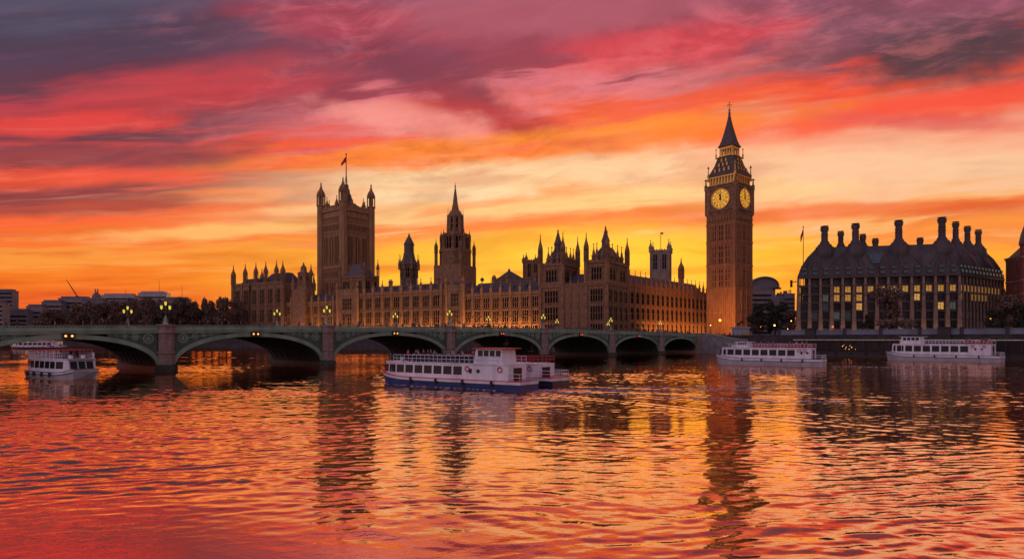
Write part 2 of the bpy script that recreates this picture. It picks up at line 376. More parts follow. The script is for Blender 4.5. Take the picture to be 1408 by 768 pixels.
# trailing waves behind the two boats in the middle of the river
for (sx_, sy_), (ux, uy), amp_ in (((1.5,79),(.81,-.58),.07), ((6,85),(.79,-.61),.045), ((74,146),(.78,-.62),.05)):
    al = (XX-sx_)*ux+(YY-sy_)*uy; la = np.abs(-(XX-sx_)*uy+(YY-sy_)*ux); q_ = la-.27*al-1.5
    on = (al > -26)*np.exp(-np.maximum(al, 0)/24)
    Hh = Hh*(1-.35*(al > 0)*np.exp(-np.maximum(al,0)/60)*np.exp(-np.maximum(q_+1, 0)**2/2))+amp_*on*np.exp(-(q_/(1.3+.04*np.maximum(al,0)))**2)*np.sin(2*pi*q_/1.9)
far = np.clip((900-np.hypot(XX, YY))/500, 0, 1); Hh *= far*(YY > 4)
vv = np.stack([XX, YY, Hh], -1).reshape(-1, 3); nxn, nyn = len(xs), len(ys)
i0 = (np.arange(nyn-1)[:, None]*nxn+np.arange(nxn-1)[None]).reshape(-1); ff = np.stack([i0, i0+1, i0+nxn+1, i0+nxn], -1)
me = bpy.data.meshes.new('river'); me.vertices.add(len(vv)); me.vertices.foreach_set('co', vv.ravel().astype(np.float32))
me.loops.add(ff.size); me.loops.foreach_set('vertex_index', ff.ravel().astype(np.int32)); me.polygons.add(len(ff)); me.polygons.foreach_set('loop_start', np.arange(0, ff.size, 4, dtype=np.int32)); me.polygons.foreach_set('loop_total', np.full(len(ff), 4, np.int32))
me.materials.append(wm); me.update(calc_edges=True); me.polygons.foreach_set('use_smooth', np.ones(len(ff), bool)); me.update()
ro = link('river', me); ro['kind'] = 'structure'
print('river verts', len(vv))

# far bank: one raised sheet of ground with its granite river wall
bank = [bw_(218, -380), bw_(218, -34), bw_(218, 0), bw_(218, 34), (40.0, 284.0), (-60, 348), (-172, 424), (-205,440), (-330,505), (-445,566), (-640,640), (-1300,900), (-3500,1500)]
g = MB(); GZ = 7.4
pts = [(bank[0][0]+600, bank[0][1]-60)] + bank + [(-3500,3900),(3500,3900),(3500,-100)]
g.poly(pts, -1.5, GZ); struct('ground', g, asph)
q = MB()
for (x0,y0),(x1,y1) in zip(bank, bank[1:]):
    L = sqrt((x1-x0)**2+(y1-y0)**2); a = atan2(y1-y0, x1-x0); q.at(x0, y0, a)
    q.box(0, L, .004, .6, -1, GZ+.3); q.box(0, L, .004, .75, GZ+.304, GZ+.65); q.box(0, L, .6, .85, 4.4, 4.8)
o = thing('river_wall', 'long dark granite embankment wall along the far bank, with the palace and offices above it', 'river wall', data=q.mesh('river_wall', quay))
q = MB()
# ------------------------------------------------------------------ bridge
PIERS = [0, 35, 73, 113, 151, 186]; ENDS = [-32] + PIERS + [218]; BW = 26.0; PT = 1.6     # pier half thickness
def ZP(s): return 9.92 - 8.6e-5*(s-93)**2                           # parapet top
bridge = thing('arch_bridge', 'long green iron bridge of low arches on granite piers crossing the river', 'bridge', (P1[0], P1[1], 0), BA)
def arch_z(s, a, b, grow=0):
    """intrados height of the arch between a and b"""
    m = (a+b)/2; h = (b-a)/2-PT+grow; zc = ZP(m)-2.45+grow*.75; z0 = 1.0
    k = min(1, abs(s-m)/h); return z0+(zc-z0)*sqrt(max(0, 1-k**2.15))
for a, b in zip(ENDS, ENDS[1:]):
    n = 40; m = (a+b)/2; hs = (b-a)/2-PT
    tt = [m-hs*cos(pi*k/n) for k in range(n+1)]
    # ring: green moulded voussoir band proud of the spandrel
    rg = MB()
    def ring(sv, off0, off1, y0, y1):
        r = []
        for k in range(n+1):
            th = pi*k/n; s0 = m-hs*cos(th); zi = arch_z(s0, a, b)
            nx = -cos(th)*.55; nz = .75+.25*sin(th)
            r.append((s0, zi, nx, nz))
        rings = [[(s0+nx*off0, y0, zi+nz*off0), (s0+nx*off1, y0, min(zi+nz*off1, ZP(s0)-1.55)), (s0+nx*off1, y1, min(zi+nz*off1, ZP(s0)-1.55)), (s0+nx*off0, y1, zi+nz*off0)] for s0, zi, nx, nz in r]
        rg.loft(rings)
    ring(0, 0, .82, -.42, .3); ring(0, .12, .34, -.52, -.42); ring(0, .62, .84, -.52, -.42)
    part('arch_ring', rg, green, bridge)
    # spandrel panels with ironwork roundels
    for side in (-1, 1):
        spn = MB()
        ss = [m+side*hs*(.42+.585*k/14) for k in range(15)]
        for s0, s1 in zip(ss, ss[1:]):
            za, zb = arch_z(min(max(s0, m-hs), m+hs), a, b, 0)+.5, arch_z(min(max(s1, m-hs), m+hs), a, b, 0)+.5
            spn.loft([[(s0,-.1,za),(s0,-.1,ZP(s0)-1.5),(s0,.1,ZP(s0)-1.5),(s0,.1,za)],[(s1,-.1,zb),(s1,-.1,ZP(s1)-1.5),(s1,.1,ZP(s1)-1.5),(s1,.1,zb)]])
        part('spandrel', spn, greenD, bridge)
    for side in (-1, 1):
        orn = MB()
        for k, (off, rr) in enumerate(((2.0, .95), (4.3, .6), (6.0, .4), (7.4,.28))):
            cxs = m+side*(hs+PT-PT-off+.5); zt = ZP(cxs)-1.62-rr
            zlo = arch_z(cxs, a, b)+.75
            if zt-rr*.8 < zlo: continue
            K = 14
            for w0, yy in ((rr, -.22), (rr*.55, -.20)):
                orn.loft([[(cxs+(w0)*cos(2*pi*j/K), yy, zt+w0*sin(2*pi*j/K)), (cxs+w0*cos(2*pi*j/K), -.1, zt+w0*sin(2*pi*j/K)), (cxs+w0*.78*cos(2*pi*j/K), -.1, zt+w0*.78*sin(2*pi*j/K)), (cxs+w0*.78*cos(2*pi*j/K), yy, zt+w0*.78*sin(2*pi*j/K))] for j in range(K+1)], cap=False)
            orn.box(cxs-rr*.2, cxs+rr*.2, -.19, -.1, zt-rr*.3, zt+rr*.3)
            orn.tube((cxs+side*-rr, -.16, zt), (cxs-side*(rr+1.2), -.16, zt+rr*.5), .07, 4)
        if orn.v: part('spandrel_ironwork', orn, green, bridge)
    # underside: curved iron ribs and plates
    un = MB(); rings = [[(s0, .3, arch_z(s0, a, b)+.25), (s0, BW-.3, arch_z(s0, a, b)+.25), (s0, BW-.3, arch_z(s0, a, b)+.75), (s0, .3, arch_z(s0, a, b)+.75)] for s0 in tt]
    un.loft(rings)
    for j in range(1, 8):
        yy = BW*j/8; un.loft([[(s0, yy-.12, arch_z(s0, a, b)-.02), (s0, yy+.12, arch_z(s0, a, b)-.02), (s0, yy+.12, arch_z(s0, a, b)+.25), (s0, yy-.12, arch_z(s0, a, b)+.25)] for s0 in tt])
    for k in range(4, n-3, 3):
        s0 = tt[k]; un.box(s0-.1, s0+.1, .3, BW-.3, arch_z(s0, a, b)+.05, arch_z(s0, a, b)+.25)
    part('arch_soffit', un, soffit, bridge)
    # far side face
    fa = MB(); fa.loft([[(s0, BW-.2, arch_z(s0,a,b)), (s0, BW+.2, arch_z(s0,a,b)), (s0, BW+.2, ZP(s0)-1.0), (s0, BW-.2, ZP(s0)-1.0)] for s0 in tt]); part('far_spandrel', fa, green, bridge)
# deck, cornice and parapets run the whole length
def run(mb, y0, y1, d0, d1, m=0, s0=-34, s1=218, st=8):
    ss = [s0+(s1-s0)*k/((s1-s0)//st) for k in range(int((s1-s0)//st)+1)]
    mb.loft([[(s, y0, ZP(s)-d0), (s, y1, ZP(s)-d0), (s, y1, ZP(s)-d1), (s, y0, ZP(s)-d1)] for s in ss], m)
dk = MB(); run(dk, .25, BW-.25, 1.5, .80); part('deck', dk, asph, bridge)
co = MB(); run(co, -.45, .25, 1.42, 1.0); run(co, -.3, .22, 1.6, 1.42); run(co, -.62, .25, 1.0, .86); run(co, BW-.25, BW+.5, 1.5, .9); 
s = -33
while s < 217: co.box(s-.09, s+.09, -.56, -.44, ZP(s)-1.40, ZP(s)-1.02); s += 1.4
pr = MB(); run(pr, -.30, -.02, .10, 0); run(pr, -.26, -.05, .86, .74)
s = -33.5
while s < 218:
    z = ZP(s); pr.box(s-.07, s+.07, -.24, -.08, z-.745, z-.095)
    s += .42
run(pr, -.17, -.11, .7, .3); run(pr, BW+.0, BW+.2, .9, 0)
part('parapet', pr, green, bridge); part('cornice', co, green, bridge)
rl = MB(); run(rl, -.34, .02, .0, -.05); part('handrail', rl, mat('pale_rail_paint', (.30,.36,.31), .4, var=.15), bridge)
def pier_poly(cx, w, y0, y1, nose):
    return [(cx-w, y0+nose), (cx-w*.45, y0), (cx+w*.45, y0), (cx+w, y0+nose), (cx+w, y1-nose), (cx+w*.45, y1), (cx-w*.45, y1), (cx-w, y1-nose)]
for s in PIERS:
    p = MB(); p.poly(pier_poly(s, 2.1, -2.0, BW+2.0, 1.6), -1.5, 1.1); p.poly(pier_poly(s, 2.1, -2.0, BW+2, 1.6), 1.1, 1.5, top=pier_poly(s, 1.75, -1.6, BW+1.6, 1.4))
    part('pier_base', p, algae, bridge)
    p = MB(); zt = ZP(s)
    p.poly(pier_poly(s, 1.5, .32, BW-.32, .01), 1.5, zt-2.6)
    part('pier', p, graniteL, bridge)
    for y0, sg in ((-1.45, 1), (BW+1.45, -1)):
        p = MB()
        def oc(r, zz, yy=y0): return None
        cy = y0+sg*1.35
        pr_ = [(1.62,1.5),(1.62,3.6),(1.78,3.65),(1.78,4.0),(1.5,4.1),(1.5,zt-1.75),(1.72,zt-1.6),(1.72,zt-1.2),(1.55,zt-1.1),(1.55,zt-.25),(1.74,zt-.2),(1.74,zt+.12),(.9,zt+.2)]
        p.rev(s, cy, [(r/cos(pi/8)*.93, z) for r, z in pr_], 8)
        part('pier_shaft', p, granite, bridge)
ab = MB(); ab.box(216.4, 222, -1.5, BW+1.5, -1.5, ZP(218)-1.6); ab.box(216.2, 221, -2.2, 1.0, -1.5, ZP(218)+.15); ab.box(216.0, 221.2, -2.4, 1.2, ZP(218)+.15, ZP(218)+.4)
part('abutment', ab, granite, bridge); ab = MB(); ab.box(-37, -30.4, -1.5, BW+1.5, -1.5, ZP(-32)-1.6); part('abutment', ab, granite, bridge)
for k, (a, b) in enumerate(zip(ENDS, ENDS[1:])):
    if k == 6: continue
    m = (a+b)/2; z = ZP(m)-1.85
    hb = MB(); hb.box(m-.95, m+.95, -.95, -.5, z-.4, z+.42); hb.box(m-1.0, m+1.0, -1.15, -.5, z+.42, z+.5); nb = part('signal_box', hb, black, bridge)
    for dxx in (-.48, .48):
        e = MB(); e.rev(0, 0, [(.01,0),(.15,.01),(.2,.06),(.01,.1)], 10, 0); me = e.mesh('signal_light', g_nav if k < 3 else g_red)
        o_ = link('signal_light', me, nb, (m+dxx, -.96, z)); o_.rotation_euler = (pi/2, 0, 0)
# stair wall sweeping down from the bridge end
sw = MB(); R = []
for k in range(15):
    u = k/14; sx_, ty = 216.4-1.2*u, -2-22*u; zt = ZP(218)+.2-2.9*(u*u*(3-2*u))
    R.append([(sx_, ty, -1.2), (sx_, ty, zt), (sx_+.6, ty, zt), (sx_+.6, ty, -1.2)])
sw.loft(R); R2 = [[(r[1][0]-.25, r[1][1], r[1][2]), (r[1][0]-.25, r[1][1], r[1][2]+.35), (r[2][0]+.25, r[1][1], r[1][2]+.35), (r[2][0]+.25, r[1][1], r[1][2])] for r in R]; sw.loft(R2, 1)
so = thing('stair_wall', 'curved grey stone stair wall sweeping down to the river from the west end of the bridge', 'stair wall', (P1[0], P1[1], 0), BA, data=sw.mesh('stair_wall', [graniteL, green]))

# triple lantern lamps on the parapets
def bridge_lamp():
    r = thing('bridge_lamp', '', 'street lamp')
    b = MB(); b.rev(0,0,[(.5,0),(.5,.3),(.34,.4),(.3,.9),(.42,1.0),(.2,1.15),(.2,1.5),(.26,1.55),(.1,1.7)], 8); part('pedestal', b, green, r)
    b = MB(); b.tube((0,0,1.6),(0,0,4.1),.09,8,r2=.06); b.ball(0,0,2.5,.17)
    for sg in (-1,1):
        pr_ = None
        for k in range(6):
            u0, u1 = k/6, (k+1)/6
            f_ = lambda u: (sg*.75*sin(u*pi/2), 0, 2.45-.28*sin(u*pi)+.55*u)
            b.tube(f_(u0), f_(u1), .05, 5)
    part('post', b, greenD, r)
    for x, z in ((0,3.75),(-.75,2.95),(.75,2.95)):
        l = MB(); l.rev(0,0,[(.08,0),(.16,.1),(.22,.5),(.18,.74)], 8, m=0); lo = part('lantern', l, g_lamp, r, (x,0,z))
        c_ = MB(); c_.rev(0,0,[(.27,.74),(.27,.80),(.2,1.0),(.06,1.1),(.02,1.35)], 8); part('lantern_cap', c_, greenD, lo)
    return r
names = ['nearest bridge lamp, on the first granite pier from the left', 'triple lantern lamp on the second pier from the left, in front of the palace', 'lamp on the third pier from the left, above the front ferry', 'lamp on the fourth pier, left of the twin pavilion towers', 'lamp on the fifth pier, under the taller pavilion tower', 'small far lamp on the sixth pier, before the north wing']
fnames = ['far side lamp above the left arch, in front of brown trees', 'far side lamp low before the river wing, beside the south pavilion', 'far side lamp standing before the middle of the river wing', 'far side lamp before the wing below the wide lantern tower', 'far side lamp before the pavilion towers, low over the parapet', 'far side lamp before the north wing, rightmost of the far row']
lp = bridge_lamp()
for i, s in enumerate(PIERS):
    for far in (0, 1):
        o = lp if (i == 0 and not far) else copy_tree(lp)
        x, y = bw_(s, .1 if not far else BW+.1); o.location = (x, y, ZP(s)+.18); o.rotation_euler.z = BA
        o['label'] = (fnames if far else names)[i]; o['group'] = 'triple lantern lamps along the bridge'

# ------------------------------------------------------------------ people
def body_mesh(name, walk, parts_, mt):
    """one continuous skinned figure; parts_ picks which joints and how wide"""
    J = {'pelvis':(0,0,.95),'waist':(0,0,1.12),'chest':(0,.01,1.36),'neck':(0,0,1.52),'head0':(0,.01,1.60),'head1':(0,.02,1.72)}
    for sg, nm in ((-1,'l'),(1,'r')):
        st = walk*sg
        J['hip'+nm] = (sg*.10,0,.90); J['knee'+nm] = (sg*.11,st*.16+.03,.50); J['ank'+nm] = (sg*.11,st*.26-.05*walk,.09); J['toe'+nm] = (sg*.12,st*.26+.14,.04)
        J['sho'+nm] = (sg*.19,0,1.42); J['elb'+nm] = (sg*.25,-st*.08-.02,1.14); J['wri'+nm] = (sg*.24,-st*.2+.08,.92); J['han'+nm] = (sg*.23,-st*.24+.11,.80)
    E = [('pelvis','waist'),('waist','chest'),('chest','neck'),('neck','head0'),('head0','head1')]
    for nm in 'lr': E += [('pelvis','hip'+nm),('hip'+nm,'knee'+nm),('knee'+nm,'ank'+nm),('ank'+nm,'toe'+nm),('chest','sho'+nm),('sho'+nm,'elb'+nm),('elb'+nm,'wri'+nm),('wri'+nm,'han'+nm)]
    Rr = {'pelvis':.135,'waist':.12,'chest':.15,'neck':.055,'head0':.085,'head1':.10,'hip':.095,'knee':.06,'ank':.042,'toe':.035,'sho':.065,'elb':.042,'wri':.03,'han':.036}
    use = [e for e in E if all(any(q.startswith(p) for p in parts_) for q in e)]
    js = []; [js.append(j) for e in use for j in e if j not in js]
    me = bpy.data.meshes.new(name); me.from_pydata([J[j] for j in js], [(js.index(a), js.index(b)) for a, b in use], [])
    o = bpy.data.objects.new(name, me); COL.objects.link(o)
    md = o.modifiers.new('skin', 'SKIN'); o.modifiers.new('s', 'SUBSURF').levels = 1
    sv = me.skin_vertices[0].data
    root_ = 'pelvis' if 'pelvis' in js else js[0]
    for i, j in enumerate(js):
        k = j.rstrip('lr') if j[:-1] in Rr else j
        r = Rr.get(j, Rr.get(j[:-1], .05))*parts_[[p for p in parts_ if j.startswith(p)][0]]
        sv[i].radius = (r, r*(.75 if j in ('chest','waist','pelvis') else 1)); sv[i].use_root = (j == root_)
    dgp = bpy.context.evaluated_depsgraph_get(); me2 = bpy.data.meshes.new_from_object(o.evaluated_get(dgp))
    bpy.data.objects.remove(o); me2.name = name; me2.materials.clear(); me2.materials.append(mt)
    for p in me2.polygons: p.use_smooth = True
    return me2
skin = mat('skin', (.42,.25,.18), .6, var=.1)
full = dict(pelvis=1, waist=1, chest=1, neck=1, head0=1, head1=1, hip=1, knee=1, ank=1, toe=1, sho=1, elb=1, wri=1, han=1)
upper = dict(pelvis=1.2, waist=1.25, chest=1.22, sho=1.3, elb=1.4, wri=1.45); lower = dict(pelvis=1.12, hip=1.15, knee=1.25, ank=1.3)
hairm = mat('dark_hair', (.02,.015,.012), .7, var=.2)
def hair_mesh():
    b = MB(); b.rev(0,-.005,[(.06,1.60),(.105,1.66),(.112,1.74),(.09,1.81),(.04,1.845),(.005,1.85)], 8, 0); b.at(0,0,0); me = b.mesh('hair', hairm)
    for v in me.vertices: v.co.y -= .03
    return me
CO = [('black', (.012,.012,.014)), ('navy blue', (.02,.03,.07)), ('grey', (.10,.10,.11)), ('red', (.45,.04,.03)), ('pale cream', (.42,.38,.33)), ('brown', (.09,.05,.03))]
bm_ = [body_mesh('body', w_, full, skin) for w_ in (.2, 1)]; tr_ = [body_mesh('trousers', w_, lower, mat('dark_trousers%d' % (w_ > .5), (.02,.02,.028), .9)) for w_ in (.2, 1)]
hm = hair_mesh(); PEOPLE = {}
def proto(ci, wi):
    nm, cc = CO[ci]
    if ('c', ci, wi) not in PEOPLE: PEOPLE['c', ci, wi] = body_mesh('coat', (.2, 1)[wi], upper, MATS.get(nm+'_coat') or mat(nm.replace(' ', '_')+'_coat', cc, .85))
    return PEOPLE['c', ci, wi]
def person(x, y, z, rz, ci, wi, label, group, scale=1.0):
    r = thing('person', label, 'person', (x, y, z), rz, group, data=bm_[wi]); r.scale = (scale,)*3
    link('coat', proto(ci, wi), r); link('trousers', tr_[wi], r); link('hair', hm, r); return r
for i in range(208):
    s = random.uniform(-26, 216) if i > 70 else random.uniform(60, 216); ci = random.choices(range(6), (8,4,3,1,1,2))[0]; wi = random.randint(0,1)
    ty = random.choice((.6, .8, 1.2, 2.0)); x, y = bw_(s, ty)
    person(x, y, ZP(s)-.80, BA-pi/2+random.choice((0, pi))+random.uniform(-.3,.3), ci, wi, 'pedestrian in a %s coat %s on the crowded bridge footway' % (CO[ci][0], 'walking' if wi else 'standing'), 'pedestrians crossing the bridge', random.uniform(.96, 1.08))
# ------------------------------------------------------------------ gothic kit
def m_pinnacle(h, r, m):
    r *= 1.25
    b = MB(); b.sq(0,0,[(r,-.4),(r,h*.30),(r*1.25,h*.32),(r*1.25,h*.36),(r*.85,h*.38),(r*.5,h*.6),(r*.62,h*.62),(r*.3,h*.64),(r*.12,h*.9),(r*.35,h*.92),(r*.3,h*.95),(.01,h)])
    return b.mesh('pinnacle', m)
def m_turret(z0, zb, zt, r, m, cap=None, n=8):
    """octagonal corner turret from z0; above zb an open belfry of slim posts and an ogee cap ending at zt"""
    b = MB(); H = zt-zb; zl = zb+H*.40
    b.rev(0,0,[(r,z0),(r,zb-.02*H),(r*1.2,zb),(r*1.2,zb+.03*H),(r*.55,zb+.035*H),(r*.55,zl)], n)
    for k in range(n):
        a = pi/n+2*pi*k/n; b.tube((r*cos(a),r*sin(a),zb),(r*cos(a),r*sin(a),zl), r*.16, 4)
        b.tube((r*1.05*cos(a),r*1.05*sin(a),zl),(r*1.05*cos(a),r*1.05*sin(a),zl+H*.12), r*.12, 4, r2=.02)
    b.rev(0,0,[(r*1.15,zl),(r*1.15,zl+.03*H)], n)
    cp = MB(); cp.rev(0,0,[(r*1.0,zl+.03*H),(r*1.02,zl+.10*H),(r*.80,zl+.19*H),(r*.46,zl+.27*H),(r*.26,zl+.36*H),(r*.14,zl+.47*H),(r*.28,zl+.49*H),(r*.1,zl+.51*H),(.02,zt)], n)
    return b.mesh('turret', m), cp.mesh('turret_cap', cap or m)
def m_window(w, h, m, lights=3, transoms=1, depth=.5, name='window', head=True):
    """glazing with stone mullions, transoms and cusped head; origin bottom centre, outward is -y"""
    b = MB(); b.box(-w/2, w/2, 0, .1, 0, h, 1)
    for k in range(lights+1):
        x = -w/2+w*k/lights; t_ = .07*w/lights+.05; b.box(x-t_, x+t_, -depth*.6, -.003, 0, h)
    for k in range(transoms+2):
        z = h*k/(transoms+1); b.box(-w/2, w/2, -depth*.5, -.002, z-.1, z+.1)
    if head:
        for k in range(lights):
            x = -w/2+w*(k+.5)/lights; q = w/lights/2
            b.loft([[(x-q, -depth*.4, h), (x-q, -depth*.4, h-q*1.3), (x-q*.5, -depth*.4, h-q*.45), (x, -depth*.4, h-q*.1)], [(x-q, -.01, h), (x-q, -.01, h-q*1.3), (x-q*.5, -.01, h-q*.45), (x, -.01, h-q*.1)]])
            b.loft([[(x+q, -depth*.4, h), (x+q, -depth*.4, h-q*1.3), (x+q*.5, -depth*.4, h-q*.45), (x, -depth*.4, h-q*.1)], [(x+q, -.01, h), (x+q, -.01, h-q*1.3), (x+q*.5, -.01, h-q*.45), (x, -.01, h-q*.1)]])
    return b.mesh(name, [m, glassd])
def m_buttress(z0, z1, w, d, m):
    b = MB(); H = z1-z0
    b.box(-w/2, w/2, -d, .0, z0, z0+H*.45); b.box(-w*.42, w*.42, -d*.8, .0, z0+H*.45, z0+H*.8); b.box(-w*.36, w*.36, -d*.62, 0, z0+H*.8, z1)
    for u in (.45, .8): b.loft([[(-w/2,-d,z0+H*u),(w/2,-d,z0+H*u),(w/2,0,z0+H*u),(-w/2,0,z0+H*u)],[(-w*.42,-d*.7,z0+H*u+.7),(w*.42,-d*.7,z0+H*u+.7),(w*.42,0,z0+H*u+.7),(-w*.42,0,z0+H*u+.7)]])
    for sg in (-1, 1): b.box(sg*w*.22-.06, sg*w*.22+.06, -d-.08, -d+.1, z0+.5, z0+H*.43); b.box(sg*w*.2-.05, sg*w*.2+.05, -d*.8-.07, -d*.7, z0+H*.48, z0+H*.78)
    return b.mesh('buttress', m)
def crenel(b, L, z, h=1.1, step=1.6, y0=-.35, y1=.15):
    b.box(0, L, y0, y1, z, z+h*.55); k = 0
    while k*step < L-.4:
        b.box(k*step+.1, min(L, k*step+step*.58), y0, y1, z+h*.55, z+h); k += 1
def facade(root, mb, ox, oy, a, L, z0, z1, n, rows, m, wf=.62, lights=3, bd=.9, bwid=None, pin=4.0, wname='window', pins=True, ribs=True, end=True, wd=.5):
    """a gothic elevation from (ox,oy) along angle a: bays of windows between buttresses; geometry shared within the wall mesh mb"""
    b = L/n; bwid = bwid or b*.22
    mb.at(ox, oy, a)
    for z, hh, d in [(z0, 1.2, .5)]+[(r[1]+.15, .35, .42) for r in rows]+[(z1-.5, .6, .6)]: mb.box(0, L, -d, -.003, z, z+hh)
    crenel(mb, L, z1+.1)
    wms = [m_window(b*wf, r[1]-r[0], m, lights, max(0, int((r[1]-r[0])/2.6)-1), wd, name=wname) for r in rows]
    if ribs:                                                        # blind tracery between the storeys and beside the windows
        for i in range(n):
            for r0, r1 in zip(rows, rows[1:]):
                if r1[0]-r0[1] > 1.1:
                    for k in range(lights*2+1):
                        x = b*(i+.5)-b*wf/2+b*wf*k/(lights*2); mb.box(x-.06, x+.06, -.22, -.004, r0[1]+.5, r1[0])
    bt = m_buttress(z0, z1+.6, bwid, bd, m); pm = m_pinnacle(pin, bwid*.36, m)
    for i in range(n):
        x, y = fr(ox, oy, a, b*(i+.5), -.02)
        for r, wm2 in zip(rows, wms): link(wname, wm2, root, (x, y, r[0]), a)
    for i in range(n+1):
        if not end and i in (0, n): continue
        x, y = fr(ox, oy, a, b*i, 0); link('buttress', bt, root, (x, y, 0), a)
        if pins: x, y = fr(ox, oy, a, b*i, -bd*.3); link('pinnacle', pm, root, (x, y, z1+.6), a)
    mb.at()
def roof_gable(b, x0, x1, y0, y1, z0, z1, hip=3, flat=1.2):
    ym = (y0+y1)/2
    b.loft([[(x0,y0,z0),(x1,y0,z0),(x1,y1,z0),(x0,y1,z0)],[(x0+hip,ym-flat,z1),(x1-hip,ym-flat,z1),(x1-hip,ym+flat,z1),(x0+hip,ym+flat,z1)]])
    k = x0+hip
    while k < x1-hip: b.tube((k, ym, z1), (k, ym, z1+.7), .07, 4, r2=.02); k += 1.4
GB = 7.6       # pavement level at the foot of the palace
C0 = (45.9, 300.0); FD = (.85, -.527); FA = atan2(-.527, .85)   # near corner of the palace, façade direction towards it
def fp(t, off=0): return (C0[0]-FD[0]*t - .527*-off*1.0, C0[1]-FD[1]*t + .85*off) if False else (C0[0]-FD[0]*t+.527*off, C0[1]-FD[1]*t+.85*off)
def tpx(px):
    k = (px-704)/F      # where the line of sight meets the façade line
    return (C0[0]-k*C0[1])/(FD[0]+k*-FD[1]*-1*-1) if False else (C0[0]-k*C0[1])/(FD[0]-k*FD[1])
tA, tB, tC, tE = tpx(389), tpx(466), tpx(637), tpx(743)

# river wing: three lengths of front behind the terrace
rw = thing('palace_wing', 'very long gothic river front in honey stone with slate roof behind the bridge', 'palace', (*fp(tA), 0), FA)
wall = MB(); rf = MB()
def seg(t0, t1, z1, n, off, roofh, rows, m=stone, bd=1.0):
    x0 = tA-t0; L = t0-t1
    wall.box(x0, x0+L, off, off+22, GB-.5, z1)
    facade(rw, wall, x0, off, 0, L, GB, z1, n, rows, m, bd=bd, pin=7.4)
    roof_gable(rf, x0+.3, x0+L-.3, off+1.2, off+21, z1+.3, z1+roofh)
seg(tA, tB, 30.0, 8, 2.0, 6.5, [(9.6,13.6),(15.2,21.2),(22.8,28.2)])
seg(tB, tC, 33.6, 13, 0.0, 5.5, [(9.6,13.8),(15.4,23.0),(25.0,31.6)])
seg(tC, tE, 30.4, 8, .6, 7.2, [(9.6,13.6),(15.2,21.6),(23.0,28.6)])
# taller end blocks of the centre with oriel-like fronts
for ta, tb_, top in ((tB, tpx(492), 36.5), (tpx(616), tC, 35.4)):
    x0 = tA-ta; L = ta-tb_; wall.box(x0-.5, x0+L+.5, -.9, 20, GB-.5, top); wall.at(x0-.5, -.9, 0); crenel(wall, L+1, top+.1); wall.box(0, L+1, -.3, 0, 23.2, 23.9); wall.box(0, L+1, -.3, 0, 33, 33.5); wall.box(0, L+1, -.3, 0, 14, 14.6); wall.at()
    wA, wB = m_window(L*.5, 7.4, stone, 5, 2), m_window(L*.5, 4.2, stone, 5, 0)
    for z, wq in ((15.2, wA), (24.6, wA), (9.4, wB)): link('window', wq, rw, (x0+L/2, -.92, z))
    tm, tcap = m_turret(GB, top+.8, top+7, 1.0, stone)
    for xx in (x0-.5, x0+L+.5): q_ = link('turret', tm, rw, (xx, -.9, 0)); link('turret_cap', tcap, q_)
part('wall', wall, stone, rw); part('roof', rf, slate, rw)
# dormers on the slate roof
dm = MB(); dm.box(-.7,.7,-.9,1.4,0,1.5); dm.loft([[(-.9,-1,1.5),(.9,-1,1.5),(.9,2,1.5),(-.9,2,1.5)],[(-.03,-1,2.8),(.03,-1,2.8),(.03,2,2.8),(-.03,2,2.8)]]); dmm = dm.mesh('dormer', leadm)
for i in range(26):
    t_ = tA-4-(tA-tE-8)*i/25; z_ = 31.4 if t_ > tB else (34.8 if t_ > tC else 32.2); link('dormer', dmm, rw, (tA-t_, 5.6+(2 if t_ > tB else 0), z_+.3))
# chimneys and small roof vents
ch = MB(); ch.sq(0,0,[(.9,-4),(.9,2.6),(1.15,2.7),(1.15,3.1),(.8,3.2)]);
for k in range(4): ch.tube((-.5+(k%2)*1.0,-.5+(k//2)*1.0,3.1),(-.5+(k%2)*1.0,-.5+(k//2)*1.0,4.3), .26, 6)
chm = ch.mesh('chimney', stone2)
for px_ in (404, 437, 520, 544, 586, 664, 683, 722): t_ = tpx(px_); link('chimney', chm, rw, (tA-t_, 11, 36.5 if t_ > tB else (39 if t_ > tC else 37.5)))
# terrace in front
te = MB(); te.at(*fp(tpx(330), -9), FA); Lt = tpx(330); te.box(0, Lt+4, 0, 9, -1, 6.6); te.box(0, Lt+4, -.3, .3, 6.6, 7.7); te.at()
struct('terrace', te, quay)
# warm floodlights along the terrace washing the front
def flood(nm, loc, size, power, rot, col=(1,.40,.10), parent=None, sy=.5):
    l = bpy.data.lights.new(nm, 'AREA'); l.shape = 'RECTANGLE'; l.size = size; l.size_y = sy; l.energy = power; l.color = col
    o = bpy.data.objects.new(nm, l); COL.objects.link(o); o.location = loc; o.rotation_euler = rot
    if parent: o.parent = parent
    return o
for t0, t1, pw in ((tA, tB, 7000), (tB-4, (tB+tC)/2, 8500), ((tB+tC)/2, tC, 10500), (tC, tE, 13000)):
    m_ = (t0+t1)/2; flood('floodlight', (tA-m_, -2.6, GB+.3), t0-t1, pw, (radians(180-22), 0, 0), parent=rw)

